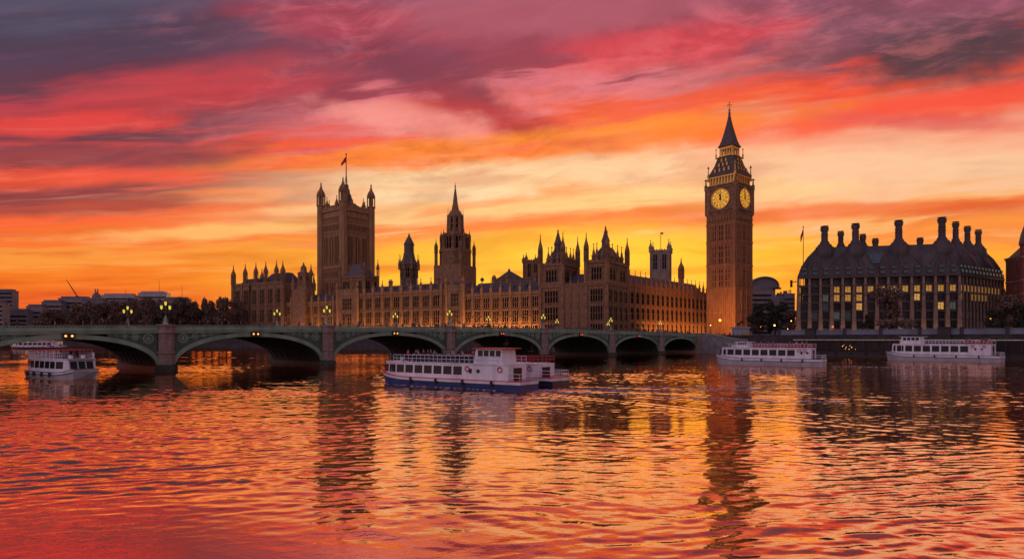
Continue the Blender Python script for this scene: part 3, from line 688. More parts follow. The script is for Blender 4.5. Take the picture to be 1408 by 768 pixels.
# ---- pavilion towers
def gtower(root, w, d, z0, z1, rows, m, tr, ztt, lights=3, nf=1, nd=1, front_t=1.0, crown=None, turrets=None, tcapm=None):
    """square tower from the local origin: front along x 0..w at y=0, depth d"""
    b = MB(); b.box(0, w, 0, d, z0, z1)
    facade(root, b, 0, 0, 0, w, z0, z1, nf, rows, m, wf=.5, lights=lights, bd=.5, pins=False, end=False)
    facade(root, b, w, 0, pi/2, d, z0, z1, nd, rows, m, wf=.6, lights=2, wd=.16, bd=.4, pins=False, end=False)
    facade(root, b, 0, d, -pi/2, d, z0, z1, nd, rows[-1:], m, wf=.42, lights=lights, bd=.5, pins=False, end=False)
    tm, tcp = m_turret(z0, z1+.6, ztt, tr, m, tcapm)
    for x, y in turrets or ((0,0),(w,0),(w,d),(0,d)): q = link('turret', tm, root, (x, y, 0)); link('turret_cap', tcp, q)
    if crown:
        c_ = MB(); i, zc, hz = crown
        c_.loft([[(i,i,z1+.2),(w-i,i,z1+.2),(w-i,d-i,z1+.2),(i,d-i,z1+.2)],[(i*1.25,i*1.25,z1+hz*.35),(w-i*1.25,i*1.25,z1+hz*.35),(w-i*1.25,d-i*1.25,z1+hz*.35),(i*1.25,d-i*1.25,z1+hz*.35)],[(w*.36,d*.36,zc),(w*.64,d*.36,zc),(w*.64,d*.64,zc),(w*.36,d*.64,zc)]])
        k = w*.36
        while k <= w*.64: c_.tube((k, d*.36, zc),(k, d*.36, zc+1.2), .08, 4, r2=.02); c_.tube((k, d*.64, zc),(k, d*.64, zc+1.2), .08, 4, r2=.02); k += .6
        part('roof', c_, slate, root)
    part('wall', b, m, root)
    return b
# north end pavilion: a body with two steep roofed towers
tP = tpx(806); tQ = tpx(774); ND = 27.0
np_ = thing('palace_pavilion', 'gothic end block of the palace below the pair of steep roofed towers', 'palace pavilion', (*fp(tE), 0), FA)
wN = MB(); LE = tE
wN.box(0, LE, 0, ND, GB-.5, 33.0)
rowsN = [(9.6,14.0),(15.6,22.6),(24.6,30.8)]
facade(np_, wN, 0, 0, 0, tE-tQ, GB, 33.0, 1, rowsN, stone2, wf=.6, lights=5, bd=.8, bwid=2.0, pins=False)
facade(np_, wN, tE-tQ, .3, 0, tQ-tP, GB, 33.0, 3, rowsN, stone2, wf=.6, lights=3, bd=.8, pin=4)
facade(np_, wN, tE-tP, 0, 0, tP, GB, 33.0, 1, rowsN, stone2, wf=.6, lights=5, bd=.8, bwid=2.0, pins=False)
facade(np_, wN, LE, 0, pi/2, ND, GB, 33.0, 4, rowsN, stone2, wf=.66, lights=2, wd=.16, bd=.6, pins=False)
part('wall', wN, stone2, np_)
rN = MB(); roof_gable(rN, tE-tQ, tE-tP, 1.5, ND-1, 33.2, 39.5, 1, 3); part('roof', rN, slate, np_)
for nm_, x0, w_, dd, z1, ztt, lab in (('pavilion_tower', 0, tE-tQ, 17.0, 43.8, 63.5, 'left one of two steep roofed pavilion towers, the slightly lower and farther'), ('pavilion_tower', tE-tP, tP, 26.0, 43.8, 62.0, 'right one of two steep roofed pavilion towers, the nearer one at the palace corner')):
    x_, y_ = fr(*fp(tE), FA, x0, 0); T_ = thing(nm_, lab, 'pavilion tower', (x_, y_, 0), FA, 'pavilion towers of the palace')
    gtower(T_, w_, dd, 33.4, z1, [(35.2,41.4)], stone2, 1.15, ztt-2.5, lights=4, nf=1, nd=2, crown=(1.6, z1+8.5, 6))
    pmx = m_pinnacle(9.5, .6, stone2)
    for xx, yy in ((w_*.5, .3), (w_, dd*.5), (w_*.3, 1.5), (w_*.72, 1.5), (w_*.98, dd*.27), (w_*.98, dd*.73)): link('pinnacle', pmx, T_, (xx, yy, z1))
    lt = MB(); lt.rev(w_*.5, dd*.42, [(1.9,z1+8),(1.9,z1+11),(2.2,z1+11.2),(2.1,z1+11.8),(1.3,z1+14),(.8,z1+16),(.3,z1+18),(.5,z1+18.3),(.1,z1+19),(.02,z1+20.5)], 8); part('roof_lantern', lt, leadm, T_)
# north wing running back towards the clock tower
NW = (61.5, 326.5); NA = atan2(.756, .655)
nw = thing('palace_wing', 'shorter gothic wing with close set buttresses between the pavilion and the clock tower', 'palace', (*NW, 0), NA)
wn = MB(); LN = 97; wn.box(0, LN, 0, 18, GB-.5, 34.6)
facade(nw, wn, 0, 0, 0, LN, GB, 34.6, 17, [(9.6,15.2),(16.6,23.6),(25.0,31.6)], stoneR, wf=.7, lights=1, wd=.16, bd=.8, bwid=1.3, pin=7.5)
part('wall', wn, stoneR, nw); rn = MB(); roof_gable(rn, .5, LN-.5, 1.5, 17, 35, 41.5, 1); part('roof', rn, slate, nw)
tm, tcp = m_turret(34, 44, 57, 1.7, stone2)
q = link('turret', tm, nw, (73, 6, 0)); link('turret_cap', tcp, q)
flood('floodlight', (LN/2+4, -4.6, GB+.3), LN-14, 10000, (radians(180-22), 0, 0), parent=nw)
# south pavilion at the far end
ts1, ts0 = tpx(389), tpx(321)
Ls = (ts0-ts1)*.62
sp_ = thing('palace_pavilion', 'far south pavilion of the palace with small pointed turrets beside brown trees', 'palace pavilion', (*fp(ts0, 0), 0), FA)
ws = MB(); Ls = ts0-ts1; ws.box(0, Ls, 0, 24, GB-.5, 45)
rS = [(9.6,16.0),(18.4,27.0),(31.0,41.0)]
facade(sp_, ws, 0, 0, 0, Ls*.36, GB, 45, 2, rS, stone2, wf=.5, lights=3, bd=.8, pins=False)
facade(sp_, ws, Ls*.36, 0, 0, Ls*.64, GB, 45, 4, rS, stone2, wf=.5, lights=3, bd=.8, pins=False)
part('wall', ws, stone2, sp_)
tm, tcp = m_turret(GB, 46, 60.5, 1.6, stone2); tm2, tcp2 = m_turret(44, 47, 61.5, 1.5, stone2)
for u, v in ((0,0),(1,0),(0,24),(1,24)): q = link('turret', tm, sp_, (Ls*u, v, 0)); link('turret_cap', tcp, q)
for u in (.2, .42, .62, .83): q = link('turret', tm2, sp_, (Ls*u, 2.0, 0)); link('turret_cap', tcp2, q)
r_ = MB(); roof_gable(r_, 1.5, Ls*.38, 2, 22, 45, 50.5, 1, 2); roof_gable(r_, Ls*.5, Ls*.92, 2, 22, 45, 53, 3, 2); part('roof', r_, slate, sp_)

# ---- great square flag tower
d = 470; VT = thing('flag_tower', 'massive square gothic tower with four corner turrets and a tall flagstaff, left of the palace', 'tower', (X(476, d), d, 0), radians(52.9))
a = 26.0; S = .549
b = MB(); ZT = 100.5; b.box(-a/2, a/2, -a/2, a/2, GB-.5, ZT)
def vt_side(ang):
    ox, oy = fr(0, 0, ang, -a/2, -a/2); b.at(ox, oy, ang)
    for z, h_, dd in ((34,1.2,.5),(49.5,1.0,.5),(58,1.2,.6),(84.5,1,.5),(90,1.2,.6),(ZT-5,1,.6),(ZT-.4,1.0,.9)): b.box(1.5, a-1.5, -dd, -.003, z, z+h_)
    for k in range(25):                                             # blind panelling
        x = 2.6+(a-5.2)*k/24
        b.box(x-.12, x+.12, -.22, -.004, 50.6, 58); b.box(x-.12, x+.12, -.22, -.004, 85.6, 90); b.box(x-.12, x+.12, -.2, -.004, 91.2, ZT-5)
        if k % 8 in (0,) or k in (4,12,20): b.box(x-.3, x+.3, -.45, -.005, 35.2, 49.4); b.box(x-.3, x+.3, -.45, -.005, 59.2, 84.4)
    b.box(0, a, -.7, .4, ZT+.6, ZT+2.4)
    for k in range(12): b.box(1+k*2.1, 2.2+k*2.1, -.7, .4, ZT+2.4, ZT+4.0)
    b.at()
    wb = m_window(3.6, 20.5, stone, 3, 3, .9); wl = m_window(3.6, 11.5, stone, 3, 1, .8); ws_ = m_window(2.6, 3.8, stone, 2, 0, .5)
    for k in range(3):
        x, y = fr(ox, oy, ang, a/2+(k-1)*6.5, -.03); link('window', wb, VT, (x, y, 61), ang); link('window', wl, VT, (x, y, 36.2), ang)
        for q_ in (-1.6, 1.6): x, y = fr(ox, oy, ang, a/2+(k-1)*6.5+q_, -.03); link('window', ws_, VT, (x, y, 52), ang); link('window', ws_, VT, (x, y, 85.9), ang)
for k in range(4): vt_side(k*pi/2)
part('wall', b, stone, VT)
tm, tcp = m_turret(GB, ZT+5, ZT+24, 2.9, stone, stone2)
for x, y in ((-1,-1),(1,-1),(1,1),(-1,1)):
    q = link('turret', tm, VT, (x*a/2, y*a/2, 0)); link('turret_cap', tcp, q)
pm = m_pinnacle(9, .8, stone)
for k in range(4):
    for u in (-.22, .22): x, y = fr(0,0,k*pi/2,u*a,-a/2); link('pinnacle', pm, VT, (x, y, ZT+2))
rf_ = MB(); rf_.sq(0,0,[(a*.42,ZT),(a*.3,ZT+5),(3,ZT+9),(2.6,ZT+14),(1.4,ZT+17),(1.0,ZT+22)]); part('iron_roof', rf_, leadm, VT)
fpz = EYE+(465-212)*S; fl = MB(); fl.tube((0,0,ZT+8),(0,0,fpz),.55,8,r2=.28); fl.ball(0,0,fpz,.6)
for k in range(4): fl.tube((4.5*cos(k*pi/2+.4), 4.5*sin(k*pi/2+.4), ZT+8),(0,0,ZT+30),.12,4)
part('flagpole', fl, black, VT)
fg = MB(); fg.loft([[(.3+k*.7, .3*sin(k*1.3), fpz-2-k*.9), (.3+k*.7, .3*sin(k*1.3)+.08, fpz-2-k*.9), (.3+k*.7, .3*sin(k*1.3)+.08, fpz-6-k*.6), (.3+k*.7, .3*sin(k*1.3), fpz-6-k*.6)] for k in range(6)]); f_o = part('flag', fg, MATS['red_coat'], VT); f_o.rotation_euler.z = 2.2
# roof pavilion in front of it: steep roofed block on the wing
T_ = thing('roof_pavilion', 'square steep roofed gothic pavilion rising before the foot of the great flag tower', 'pavilion', (*fp(tpx(463), 3), 0), FA, )
gtower(T_, tpx(463)-tpx(496), 12, 35, 45.5, [(37.4,43)], stone2, 1.0, 58, lights=3, nf=2, nd=2, crown=(1.5, 54, 5))

# ---- central lantern tower with spire
d = 420; S = d/F; CT = thing('spired_tower', 'octagonal gothic tower with pierced lantern and tall needle spire in the middle of the palace', 'tower', (X(626, d), d, 0), radians(-25))
def zc(py): return Z(py, 420)
b = MB(); b.sq(0,0,[(10.4,GB),(10.4,zc(366))]); b.rev(0,0,[(10.6,zc(366)),(10.6,zc(347)),(8.6,zc(345)),(8.3,zc(322)),(6.4,zc(321))],8)
for k in range(8):
    an = 2*pi*k/8; ox, oy = 10.6*cos(pi/8)*sin(an), -10.6*cos(pi/8)*cos(an); b.at(ox, oy, an)
    b.box(-4.2, 4.2, -.4, 0, zc(348), zc(346.5)); crenel(b.at(*fr(ox,oy,an,-4.1), an), 8.2, zc(346.5), 1.5, 1.4); b.at(ox, oy, an)
    for u in (-3, -1.5, 0, 1.5, 3): b.box(u-.15, u+.15, -.25, 0, zc(366), zc(348))
    b.at(8.4*cos(pi/8)*sin(an), -8.4*cos(pi/8)*cos(an), an); b.box(-3.3, 3.3, -.5, 0, zc(324), zc(322)); b.at()
part('wall', b, stone2, CT)
wq = m_window(4.2, zc(326)-zc(343), stone2, 2, 1, .8)
for k in range(8): an = 2*pi*k/8; link('window', wq, CT, (8.6*cos(pi/8)*sin(an), -8.6*cos(pi/8)*cos(an), zc(343)), an)
for rr, z0, zt_, r_ in ((13.2, zc(366), zc(329), 1.1), (9.6, zc(346), zc(316), .9)):
    tm, tcp = m_turret(z0, z0+(zt_-z0)*.45, zt_, r_, stone2)
    for k in range(8 if rr < 12 else 4):
        an = (pi/8+2*pi*k/8) if rr < 12 else (pi/4+pi*k/2); q = link('turret', tm, CT, (rr*cos(an), rr*sin(an), 0)); link('turret_cap', tcp, q)
b = MB(); z0, z1 = zc(321), zc(296)
for k in range(8):
    an = pi/8+2*pi*k/8; b.tube((4.7*cos(an), 4.7*sin(an), z0), (4.4*cos(an), 4.4*sin(an), z1), 1.15, 6)
    b.tube((5.6*cos(an), 5.6*sin(an), z0), (5.4*cos(an), 5.4*sin(an), z1+5), .4, 4, r2=.05)
b.rev(0,0,[(5.3,z0-.5),(5.3,z0+1)],8); b.rev(0,0,[(5.2,z1-1.6),(5.4,z1),(4.2,z1+1.2),(3.6,z1+2.6),(2.5,zc(289))],8); b.rev(0,0,[(3.9,z0),(3.9,z0+(z1-z0)*.3)],8); b.rev(0,0,[(4.0,z0+(z1-z0)*.78),(3.9,z1)],8); b.tube((0,0,z0),(0,0,z1),.7,6)
b.rev(0,0,[(5.05,(z0+z1)/2-.3),(5.05,(z0+z1)/2+.3),(4.4,(z0+z1)/2+.3),(4.4,(z0+z1)/2-.3)],8)
part('lantern', b, stone2, CT)
b = MB(); b.rev(0,0,[(2.6,zc(289)),(1.7,zc(280)),(.85,zc(265)),(.3,zc(257)),(.6,zc(256)),(.2,zc(254.5)),(.05,zc(250))],8); part('spire', b, stone2, CT)
# ---- ventilation tower left of it
CT = thing('ventilation_tower', 'dark domed octagonal turret tower with a small lantern, left of the spired tower', 'tower', (X(562.5, d), d, 0), 0)
b = MB(); b.rev(0,0,[(6.1,GB),(6.1,zc(366)),(6.6,zc(365)),(6.6,zc(362.5)),(5.9,zc(362)),(4.4,zc(356)),(3.6,zc(348)),(3.4,zc(347)),(3.4,zc(337)),(3.8,zc(336.5)),(3.0,zc(333)),(1.7,zc(328)),(.6,zc(324)),(.8,zc(323.5)),(.15,zc(321)),(.03,zc(318))],8); part('wall', b, leadm, CT)
pm = m_pinnacle(zc(350)-zc(370), .5, stone2); wq = m_window(2.6, zc(368)-zc(382), stone2, 2, 1, .5)
for k in range(8): an = pi/8+2*pi*k/8; link('pinnacle', pm, CT, (6.7*cos(an), 6.7*sin(an), zc(370))); link('window', wq, CT, (6.1*cos(pi/8)*sin(an-pi/8), -6.1*cos(pi/8)*cos(an-pi/8), zc(382)), an-pi/8)
# ---- little spired turret building left of the flag tower
CT = thing('turret_tower', 'slim stepped turret tower with four corner pinnacles, between south pavilion and flag tower', 'tower', (X(417.5, d), d, 0), radians(-20))
b = MB(); b.sq(0,0,[(5.2,GB),(5.2,zc(399)),(3.0,zc(396)),(2.7,zc(376)),(3.1,zc(375.5)),(1.5,zc(373)),(1.3,zc(367)),(.6,zc(365)),(.1,zc(360))]); part('wall', b, stone2, CT)
pm = m_pinnacle(11, .7, stone2); wq = m_window(2, 6, stone2, 2, 1, .4)
for k in range(4): link('pinnacle', pm, CT, fr(0,0,k*pi/2,4.8,4.8)+(zc(398),)); link('window', wq, CT, fr(0,0,k*pi/2,0,-2.85)+(zc(392),), k*pi/2)
# ---- pyramid roof and pinnacled towers behind
d = 470; CT = thing('hall_roof', 'low pyramid roof of a hall showing above the palace roof, left of the pavilion towers', 'roof', (X(700, d), d, 0), .3)
b = MB(); b.sq(0,0,[(8.5,GB),(8.5,Z(384,d))]); part('wall', b, stone2, CT); b = MB(); b.sq(0,0,[(9,Z(384,d)),(.8,Z(372.5,d)),(.6,Z(370,d)),(.05,Z(369,d))]); part('roof', b, slate, CT)
for px_, d, wpx, ytop, ypin, m, lab, ang in ((730, 520, 20, 360, 348.5, stone2, 'small dark square church tower with four thin pinnacles behind the palace roof', .2), (908.5, 440, 31, 347, 330.5, stoneP, 'pale square church tower with tall corner pinnacles and a thin flagpole, behind the north wing', -.35)):
    CT = thing('church_tower', lab, 'church tower', (X(px_, d), d, 0), ang); w_ = wpx*d/F/(cos(ang)+abs(sin(ang))); b = MB(); z1 = Z(ytop, d); h_ = w_/2
    b.box(-h_, h_, -h_, h_, GB, z1)
    wq = m_window(w_*.24, (z1-GB)*.18, m, 2, 1, .5)
    for k in range(4):
        b.at(*fr(0,0,k*pi/2,-h_,-h_), k*pi/2); crenel(b, w_, z1, 1.6, 1.8)
        for zz in (.55, .78, .97): b.box(0, w_, -.4, 0, GB+(z1-GB)*zz, GB+(z1-GB)*zz+.7)
        for u in (0, .5, 1): b.box(w_*u-.5, w_*u+.5, -.55, 0, GB, z1)
        b.at()
        for u in (-.25, .25): link('window', wq, CT, fr(0,0,k*pi/2,u*w_,-h_-.02)+(GB+(z1-GB)*.79,), k*pi/2)
        link('pinnacle', m_pinnacle(Z(ypin,d)-z1, .95, m), CT, fr(0,0,k*pi/2,h_,h_)+(z1,), k*pi/2)
    part('wall', b, m, CT)
    if m is stoneP: f_ = MB(); f_.tube((0,0,z1),(0,0,Z(319,d)),.2,6); f_.box(0,1.8,-.05,.05,Z(322,d),Z(319.6,d)); part('flagpole', f_, black, CT)
# gold weathervane on a roof turret
d = 350; CT = thing('weathervane', 'small round tree shaped ornament on the palace roof beside a pinnacle', 'weathervane', (X(663, d), d, 37)); b = MB(); b.tube((0,0,-4),(0,0,2),.2,6); b.ball(0,0,2.6,1.1); b.tube((0,0,3),(0,0,5),.15,5,r2=.03); part('finial', b, leadm, CT)

# ---- clock tower
d = 350; S = d/F; cx_, cy_ = X(1003, d), d
CK = thing('clock_tower', 'tall clock tower with glowing yellow dials, belfry and pointed iron spire beside the bridge end', 'clock tower', (cx_, cy_, 0), radians(-49.7))
def zk(py): return Z(py, 350)
hs = 8.6; hc = 8.95
b = MB(); b.box(-hs, hs, -hs, hs, GB-.5, zk(306)); zf = zk(306)
levels = [zk(430), zk(398), zk(366.5), zk(335), zk(311)]
for k in range(4):
    ang = k*pi/2; ox, oy = fr(0,0,ang,-hs,-hs); b.at(ox, oy, ang); Ls_ = 2*hs
    for z in levels: b.box(-.3, Ls_+.3, -.42, -.003, z-.6, z+.1); b.box(-.5, Ls_+.5, -.62, -.003, z+.1, z+.7)
    for u in (0, 1): b.box(Ls_*u-1.0 if u else -.35, Ls_+.35 if u else 1.0, -.35, 0, GB, zf)
    for j in range(1, 12):
        x = 1.0+(Ls_-2.0)*j/12; big_ = j in (4, 8)
        b.box(x-(.4 if big_ else .16), x+(.4 if big_ else .16), -.5 if big_ else -.32, -.004, GB+2, zf)
    for z0_, z1_ in zip([GB]+levels, levels):
        for q_ in (.33, .66): b.box(1, Ls_-1, -.2, -.005, z0_+(z1_-z0_)*q_-.25, z0_+(z1_-z0_)*q_+.25)
    for j in range(9): b.box(.8+j*1.88, 1.5+j*1.88, -1.0, -.1, zk(305), zk(300.5))
    b.at()
    wq = m_window(1.25, 9.6, stoneR, 1, 2, .2)
    for z0_ in (zk(394.5), zk(363), zk(331.5)):
        for u in (-5.0, -3.4, -.8, .8, 3.4, 5.0): link('window', wq, CK, fr(0,0,ang,u,-hs-.12)+(z0_-.2,), ang)
part('shaft', b, stoneR, CK)
b = MB(); b.sq(0,0,[(hs+.2,zk(306)),(hs+.2,zk(302)),(hc,zk(298)),(hc+.3,zk(297.5)),(hc+.3,zk(296)),(hc,zk(295.8)),(hc,zk(259)),(hc+.4,zk(258.2)),(hc+.4,zk(256.6)),(hc-.3,zk(256.4))]); 
for k in range(4):
    ang = k*pi/2; b.at(*fr(0,0,ang,-hc,-hc), ang); W2 = 2*hc
    for u in (0, 1): b.box(u*W2-.95+(.45 if not u else -.45)-.2, u*W2+.95+(.45 if not u else -.45)-.2+.4, -.5, .2, zk(296), zk(258))
    b.at(*fr(0,0,ang,0,-hc), ang)
    for x0_, x1_, z0_, z1_ in ((-7.0,7.0,zk(262.4),zk(261)),(-7.3,7.3,zk(292),zk(290.4)),(-7.3,-6.5,zk(292),zk(261)),(6.5,7.3,zk(292),zk(261))): b.box(x0_, x1_, -.55, 0, z0_, z1_)
    for j in range(15): b.box(-7+j*1.0-.2, -7+j*1.0+.2, -.4, 0, zk(295.6), zk(292.4))
    b.at()
part('clock_stage', b, stone2, CK)
zd = zk(276.5); R = 5.1
for k in range(4):
    ang = k*pi/2; x, y = fr(0,0,ang,0,-hc-.1)
    D = MB(); Kn = 48
    D.loft([[(R*cos(2*pi*j/Kn), 0, R*sin(2*pi*j/Kn)) for j in range(Kn)], [(R*cos(2*pi*j/Kn), -.25, R*sin(2*pi*j/Kn)) for j in range(Kn)]])
    do = part('clock_dial', D, dial, CK, (x, y, zd), ang)
    rim = MB(); rim.loft([[(rr*cos(2*pi*j/Kn), yy, rr*sin(2*pi*j/Kn)) for rr, yy in ((R,-.2),(R+.05,-.5),(R+.55,-.5),(R+.6,0))] for j in range(Kn+1)], cap=False); part('dial_rim', rim, gold, do)
    nm_ = MB(); NUM = ['XII','I','II','III','IIII','V','VI','VII','VIII','IX','X','XI']
    def bar(p0, p1, w_, th, ca):
        dx_, dz_ = p1[0]-p0[0], p1[1]-p0[1]; L_2 = sqrt(dx_*dx_+dz_*dz_); nx, nz = -dz_/L_2*w_/2, dx_/L_2*w_/2
        P = [(p0[0]+nx,p0[1]+nz),(p0[0]-nx,p0[1]-nz),(p1[0]-nx,p1[1]-nz),(p1[0]+nx,p1[1]+nz)]
        P = [(px_*cos(ca)+pz_*sin(ca), -px_*sin(ca)+pz_*cos(ca)) for px_, pz_ in P]
        nm_.loft([[(px_, -.26, pz_) for px_, pz_ in P], [(px_, -.34, pz_) for px_, pz_ in P]])
    for h, s_ in enumerate(NUM):
        ca = 2*pi*h/12; ws_ = [{'I':.28,'V':.62,'X':.62}[q_] for q_ in s_]; x0_ = -sum(ws_)/2
        for ch_, w_ in zip(s_, ws_):
            a0, a1, z0_, z1_ = x0_+.06, x0_+w_-.06, 3.55, 4.65
            if ch_ == 'I': bar((x0_+w_/2, z0_), (x0_+w_/2, z1_), .14, 0, ca)
            if ch_ == 'V': bar((a0, z1_), ((a0+a1)/2, z0_), .14, 0, ca); bar((a1, z1_), ((a0+a1)/2, z0_), .09, 0, ca)
            if ch_ == 'X': bar((a0, z1_), (a1, z0_), .14, 0, ca); bar((a1, z1_), (a0, z0_), .09, 0, ca)
            x0_ += w_
    for j in range(60): bar((0, 4.82), (0, 5.05), .1, 0, 2*pi*j/60)
    for rr in (3.35, 2.3, 5.1):
        for j in range(36): bar((rr*sin(2*pi*j/36), rr*cos(2*pi*j/36)), (rr*sin(2*pi*(j+1)/36), rr*cos(2*pi*(j+1)/36)), .09, 0, 0)
    for j in range(12): bar((0, 1.2), (0, 3.35), .08, 0, 2*pi*j/12+.13)
    part('numerals', nm_, black, do)
    hd = MB(); nm_ = hd
    P_ = lambda pts, y0, y1: hd.loft([[(p, y0, q) for p, q in pts], [(p, y1, q) for p, q in pts]])
    P_([(-.75,-.6),(.75,-.6),(.28,2.6),(0,3.2),(-.28,2.6)], -.36, -.44)
    ca = radians(-14); P_([(q0*cos(ca)+q1*sin(ca), -q0*sin(ca)+q1*cos(ca)) for q0, q1 in ((-.28,-1.1),(.28,-1.1),(.09,4.6),(-.09,4.6))], -.46, -.52)
    part('clock_hands', hd, black, do)
b = MB(); z0, z1 = zk(256.4), zk(244.5); hb = 7.8; b.sq(0,0,[(hb-1.6,z0),(hb-1.6,z1)], 0)
for k in range(4):
    ang = k*pi/2; b.at(*fr(0,0,ang,-hb,-hb), ang)
    for j in range(9): x = .5+j*(2*hb-1)/8; b.box(x-.38, x+.38, -.2, .6, z0, z1-.6)
    b.box(0, 2*hb, -.4, .7, z1-.8, z1); b.at()
b.sq(0,0,[(hb+.3,z0-.2),(hb+.3,z0+.5)]); part('belfry', b, gold, CK)
b = MB(); b.sq(0,0,[(hb+.7,z1),(hb+.5,z1+.9),(7.3,zk(237)),(5.9,zk(229)),(5.0,zk(221)),(4.7,zk(218.5)),(5.0,zk(218)),(5.0,zk(216.8))]); part('lower_roof', b, leadm, CK)
dl = MB(); dl.box(-.42,.42,-.5,.9,0,1.15); dl.loft([[(-.6,-.6,1.15),(.6,-.6,1.15),(.6,1,1.15),(-.6,1,1.15)],[(-.02,-.6,2.0),(.02,-.6,2.0),(.02,1,2.0),(-.02,1,2.0)]]); dlm = dl.mesh('dormer', gold)
for k in range(4):
    ang = k*pi/2
    for z_, rr, us in ((zk(238.5), 7.5, (-4.2,-1.4,1.4,4.2)), (zk(231), 6.3, (-2.4,0,2.4)), (zk(224.5),5.5,(-1.3,1.3))):
        for u in us: link('dormer', dlm, CK, fr(0,0,ang,u,-rr)+(z_,), ang)
b = MB(); z0, z1 = zk(216.8), zk(203.5); hl = 3.7; b.sq(0,0,[(1.5,z0),(1.5,z1)]); b.sq(0,0,[(hl+.5,z0),(hl+.5,z0+.9)]); b.sq(0,0,[(hl+.1,z1-1.1),(hl+.3,z1)])
for k in range(4):
    b.at(*fr(0,0,k*pi/2,-hl,-hl), k*pi/2)
    for j in range(6): x = j*2*hl/5; b.box(x-.22, x+.22, -.1, .35, z0, z1)
    b.at()
part('lantern', b, gold, CK)
b = MB(); b.sq(0,0,[(hl+.6,z1),(hl+1.0,zk(202.6)),(hl+.3,zk(200)),(3.1,zk(193)),(2.1,zk(182)),(1.2,zk(171)),(.5,zk(160)),(.42,zk(155)),(.05,zk(152))]); part('spire', b, leadm, CK)
b = MB(); b.tube((0,0,zk(156)),(0,0,zk(139)),.16,6); b.ball(0,0,zk(151.5),.75); b.ball(0,0,zk(148),.35)
for r_, z_ in ((1.3,zk(144.8)),):
    for q_ in (0, pi/2): b.tube((-r_*cos(q_),-r_*sin(q_),z_),(r_*cos(q_),r_*sin(q_),z_),.12,5); [b.ball(sg*r_*cos(q_), sg*r_*sin(q_), z_, .28) for sg in (-1,1)]
b.ball(0,0,zk(141),.4); part('finial', b, gold, CK)
for rr, z0_, zt_, r_ in ((hc+.2, zk(262), zk(246), .62), (hb+.4, zk(250), zk(228), .42), (5.2, zk(219), zk(204), .3)):
    pn = MB(); H_ = zt_-z0_; pn.sq(0,0,[(r_,z0_),(r_,z0_+H_*.35),(r_*1.4,z0_+H_*.37),(r_*.6,z0_+H_*.42),(r_*.35,z0_+H_*.8),(r_*1.1,z0_+H_*.84),(r_*.8,z0_+H_*.9),(.02,zt_)]); me = pn.mesh('corner_pinnacle', stone2 if r_ > .5 else gold)
    for x, y in ((-1,-1),(1,-1),(1,1),(-1,1)): link('corner_pinnacle', me, CK, (x*rr, y*rr, 0))
for x, y in ((-1,-1),(1,1),(1,-1),(-1,1)):
    g_ = MB(); g_.tube((x*hc,y*hc,zk(262)),(x*(hc+.9),y*(hc+.9),zk(262)),.35,5,r2=.15); part('gargoyle', g_, stone2, CK)
# ------------------------------------------------------------------ office block with tall chimneys (right)
A0 = (130.5, 283.6); A1 = (192.6, 268.0); A2 = (232.0, 294.0)       # left end, near corner, right end of the river and street fronts
OB = thing('office_building', 'big dark office block with lit windows, bronze roof and rows of tall round chimneys', 'office building', (*A1, 0), 0)
def rel(p): return (p[0]-A1[0], p[1]-A1[1])
L1 = math.dist(A0, A1); L2 = math.dist(A1, A2); a1 = atan2(A1[1]-A0[1], A1[0]-A0[0]); a2 = atan2(A2[1]-A1[1], A2[0]-A1[0])
ZE = 35.0
B3 = (A0[0]+(A2[0]-A1[0])*.75, A0[1]+(A2[1]-A1[1])*1.1)
b = MB(); plan = [rel(A0), rel(A1), rel(A2), rel(B3)]
def inset(pl, d):
    n = len(pl); L_ = []
    for i in range(n):
        (x0, y0), (x1, y1) = pl[i], pl[(i+1) % n]; l = math.hypot(x1-x0, y1-y0); nx, ny = -(y1-y0)/l, (x1-x0)/l; L_.append((x0+nx*d, y0+ny*d, x1-x0, y1-y0))
    out = []
    for i in range(n):                                              # corner i is where edge i-1 and edge i meet
        ax, ay, adx, ady = L_[i-1]; bx, by, bdx, bdy = L_[i]; t_ = ((bx-ax)*bdy-(by-ay)*bdx)/(adx*bdy-ady*bdx); out.append((ax+adx*t_, ay+ady*t_))
    return out
b.poly(inset(plan, 1.6), GB-.5, ZE-.8)
rows = [11.5, 15.6, 19.6, 23.6, 27.4]                               # sill heights
for (p, L, a, n) in ((rel(A0), L1, a1, 14), ((0,0), L2, a2, 13)):
    b.at(*p, a); bay = L/n
    for z in rows+[31.0]: b.box(0, L, -.05, 1.4, z-1.25, z-.35); b.box(.1, L-.1, -.2, 0, z-.42, z-.3)
    b.box(-.4, L+.4, -.5, 1.4, ZE-1.3, ZE-.75)
    for i in range(n):
        x = bay*(i+.5)
        for dx_ in (-.24*bay*1.2, .24*bay*1.2): b.box(x+dx_-.07, x+dx_+.07, .0, .9, GB, ZE-1.3)
    b.at()
part('wall', b, bronze, OB)
ob_win = {k: None for k in 'dblcB'}
def owin(w, h, g):
    q = MB(); q.box(-w/2, w/2, 0, .06, 0, h, 1); q.box(-w/2-.09, -w/2, -.12, .1, 0, h); q.box(w/2, w/2+.09, -.12, .1, 0, h); q.box(-.05, .05, -.1, -.003, 0, h); q.box(-w/2, w/2, -.1, -.003, h*.62, h*.62+.09); q.box(-w/2, w/2, -.12, .1, h, h+.12)
    return q.mesh('window', [bronze, g])
G = dict(d=bglass, b=g_blue, l=g_win, c=g_cool, B=g_win2)
lights_f = {4: 'dddlllllllllll', 3: 'ddclllddddBddd', 2: 'ddbddBddddddBc', 1: 'dbdcbddddddddd', 0: 'dddddddddddddd'}
bay1, bay2 = L1/14, L2/13
Wm = {(k, f): owin((bay1 if f else bay2)*.5, 3.0 if True else 2, G[k]) for k in G for f in (0, 1)}
lo = {}
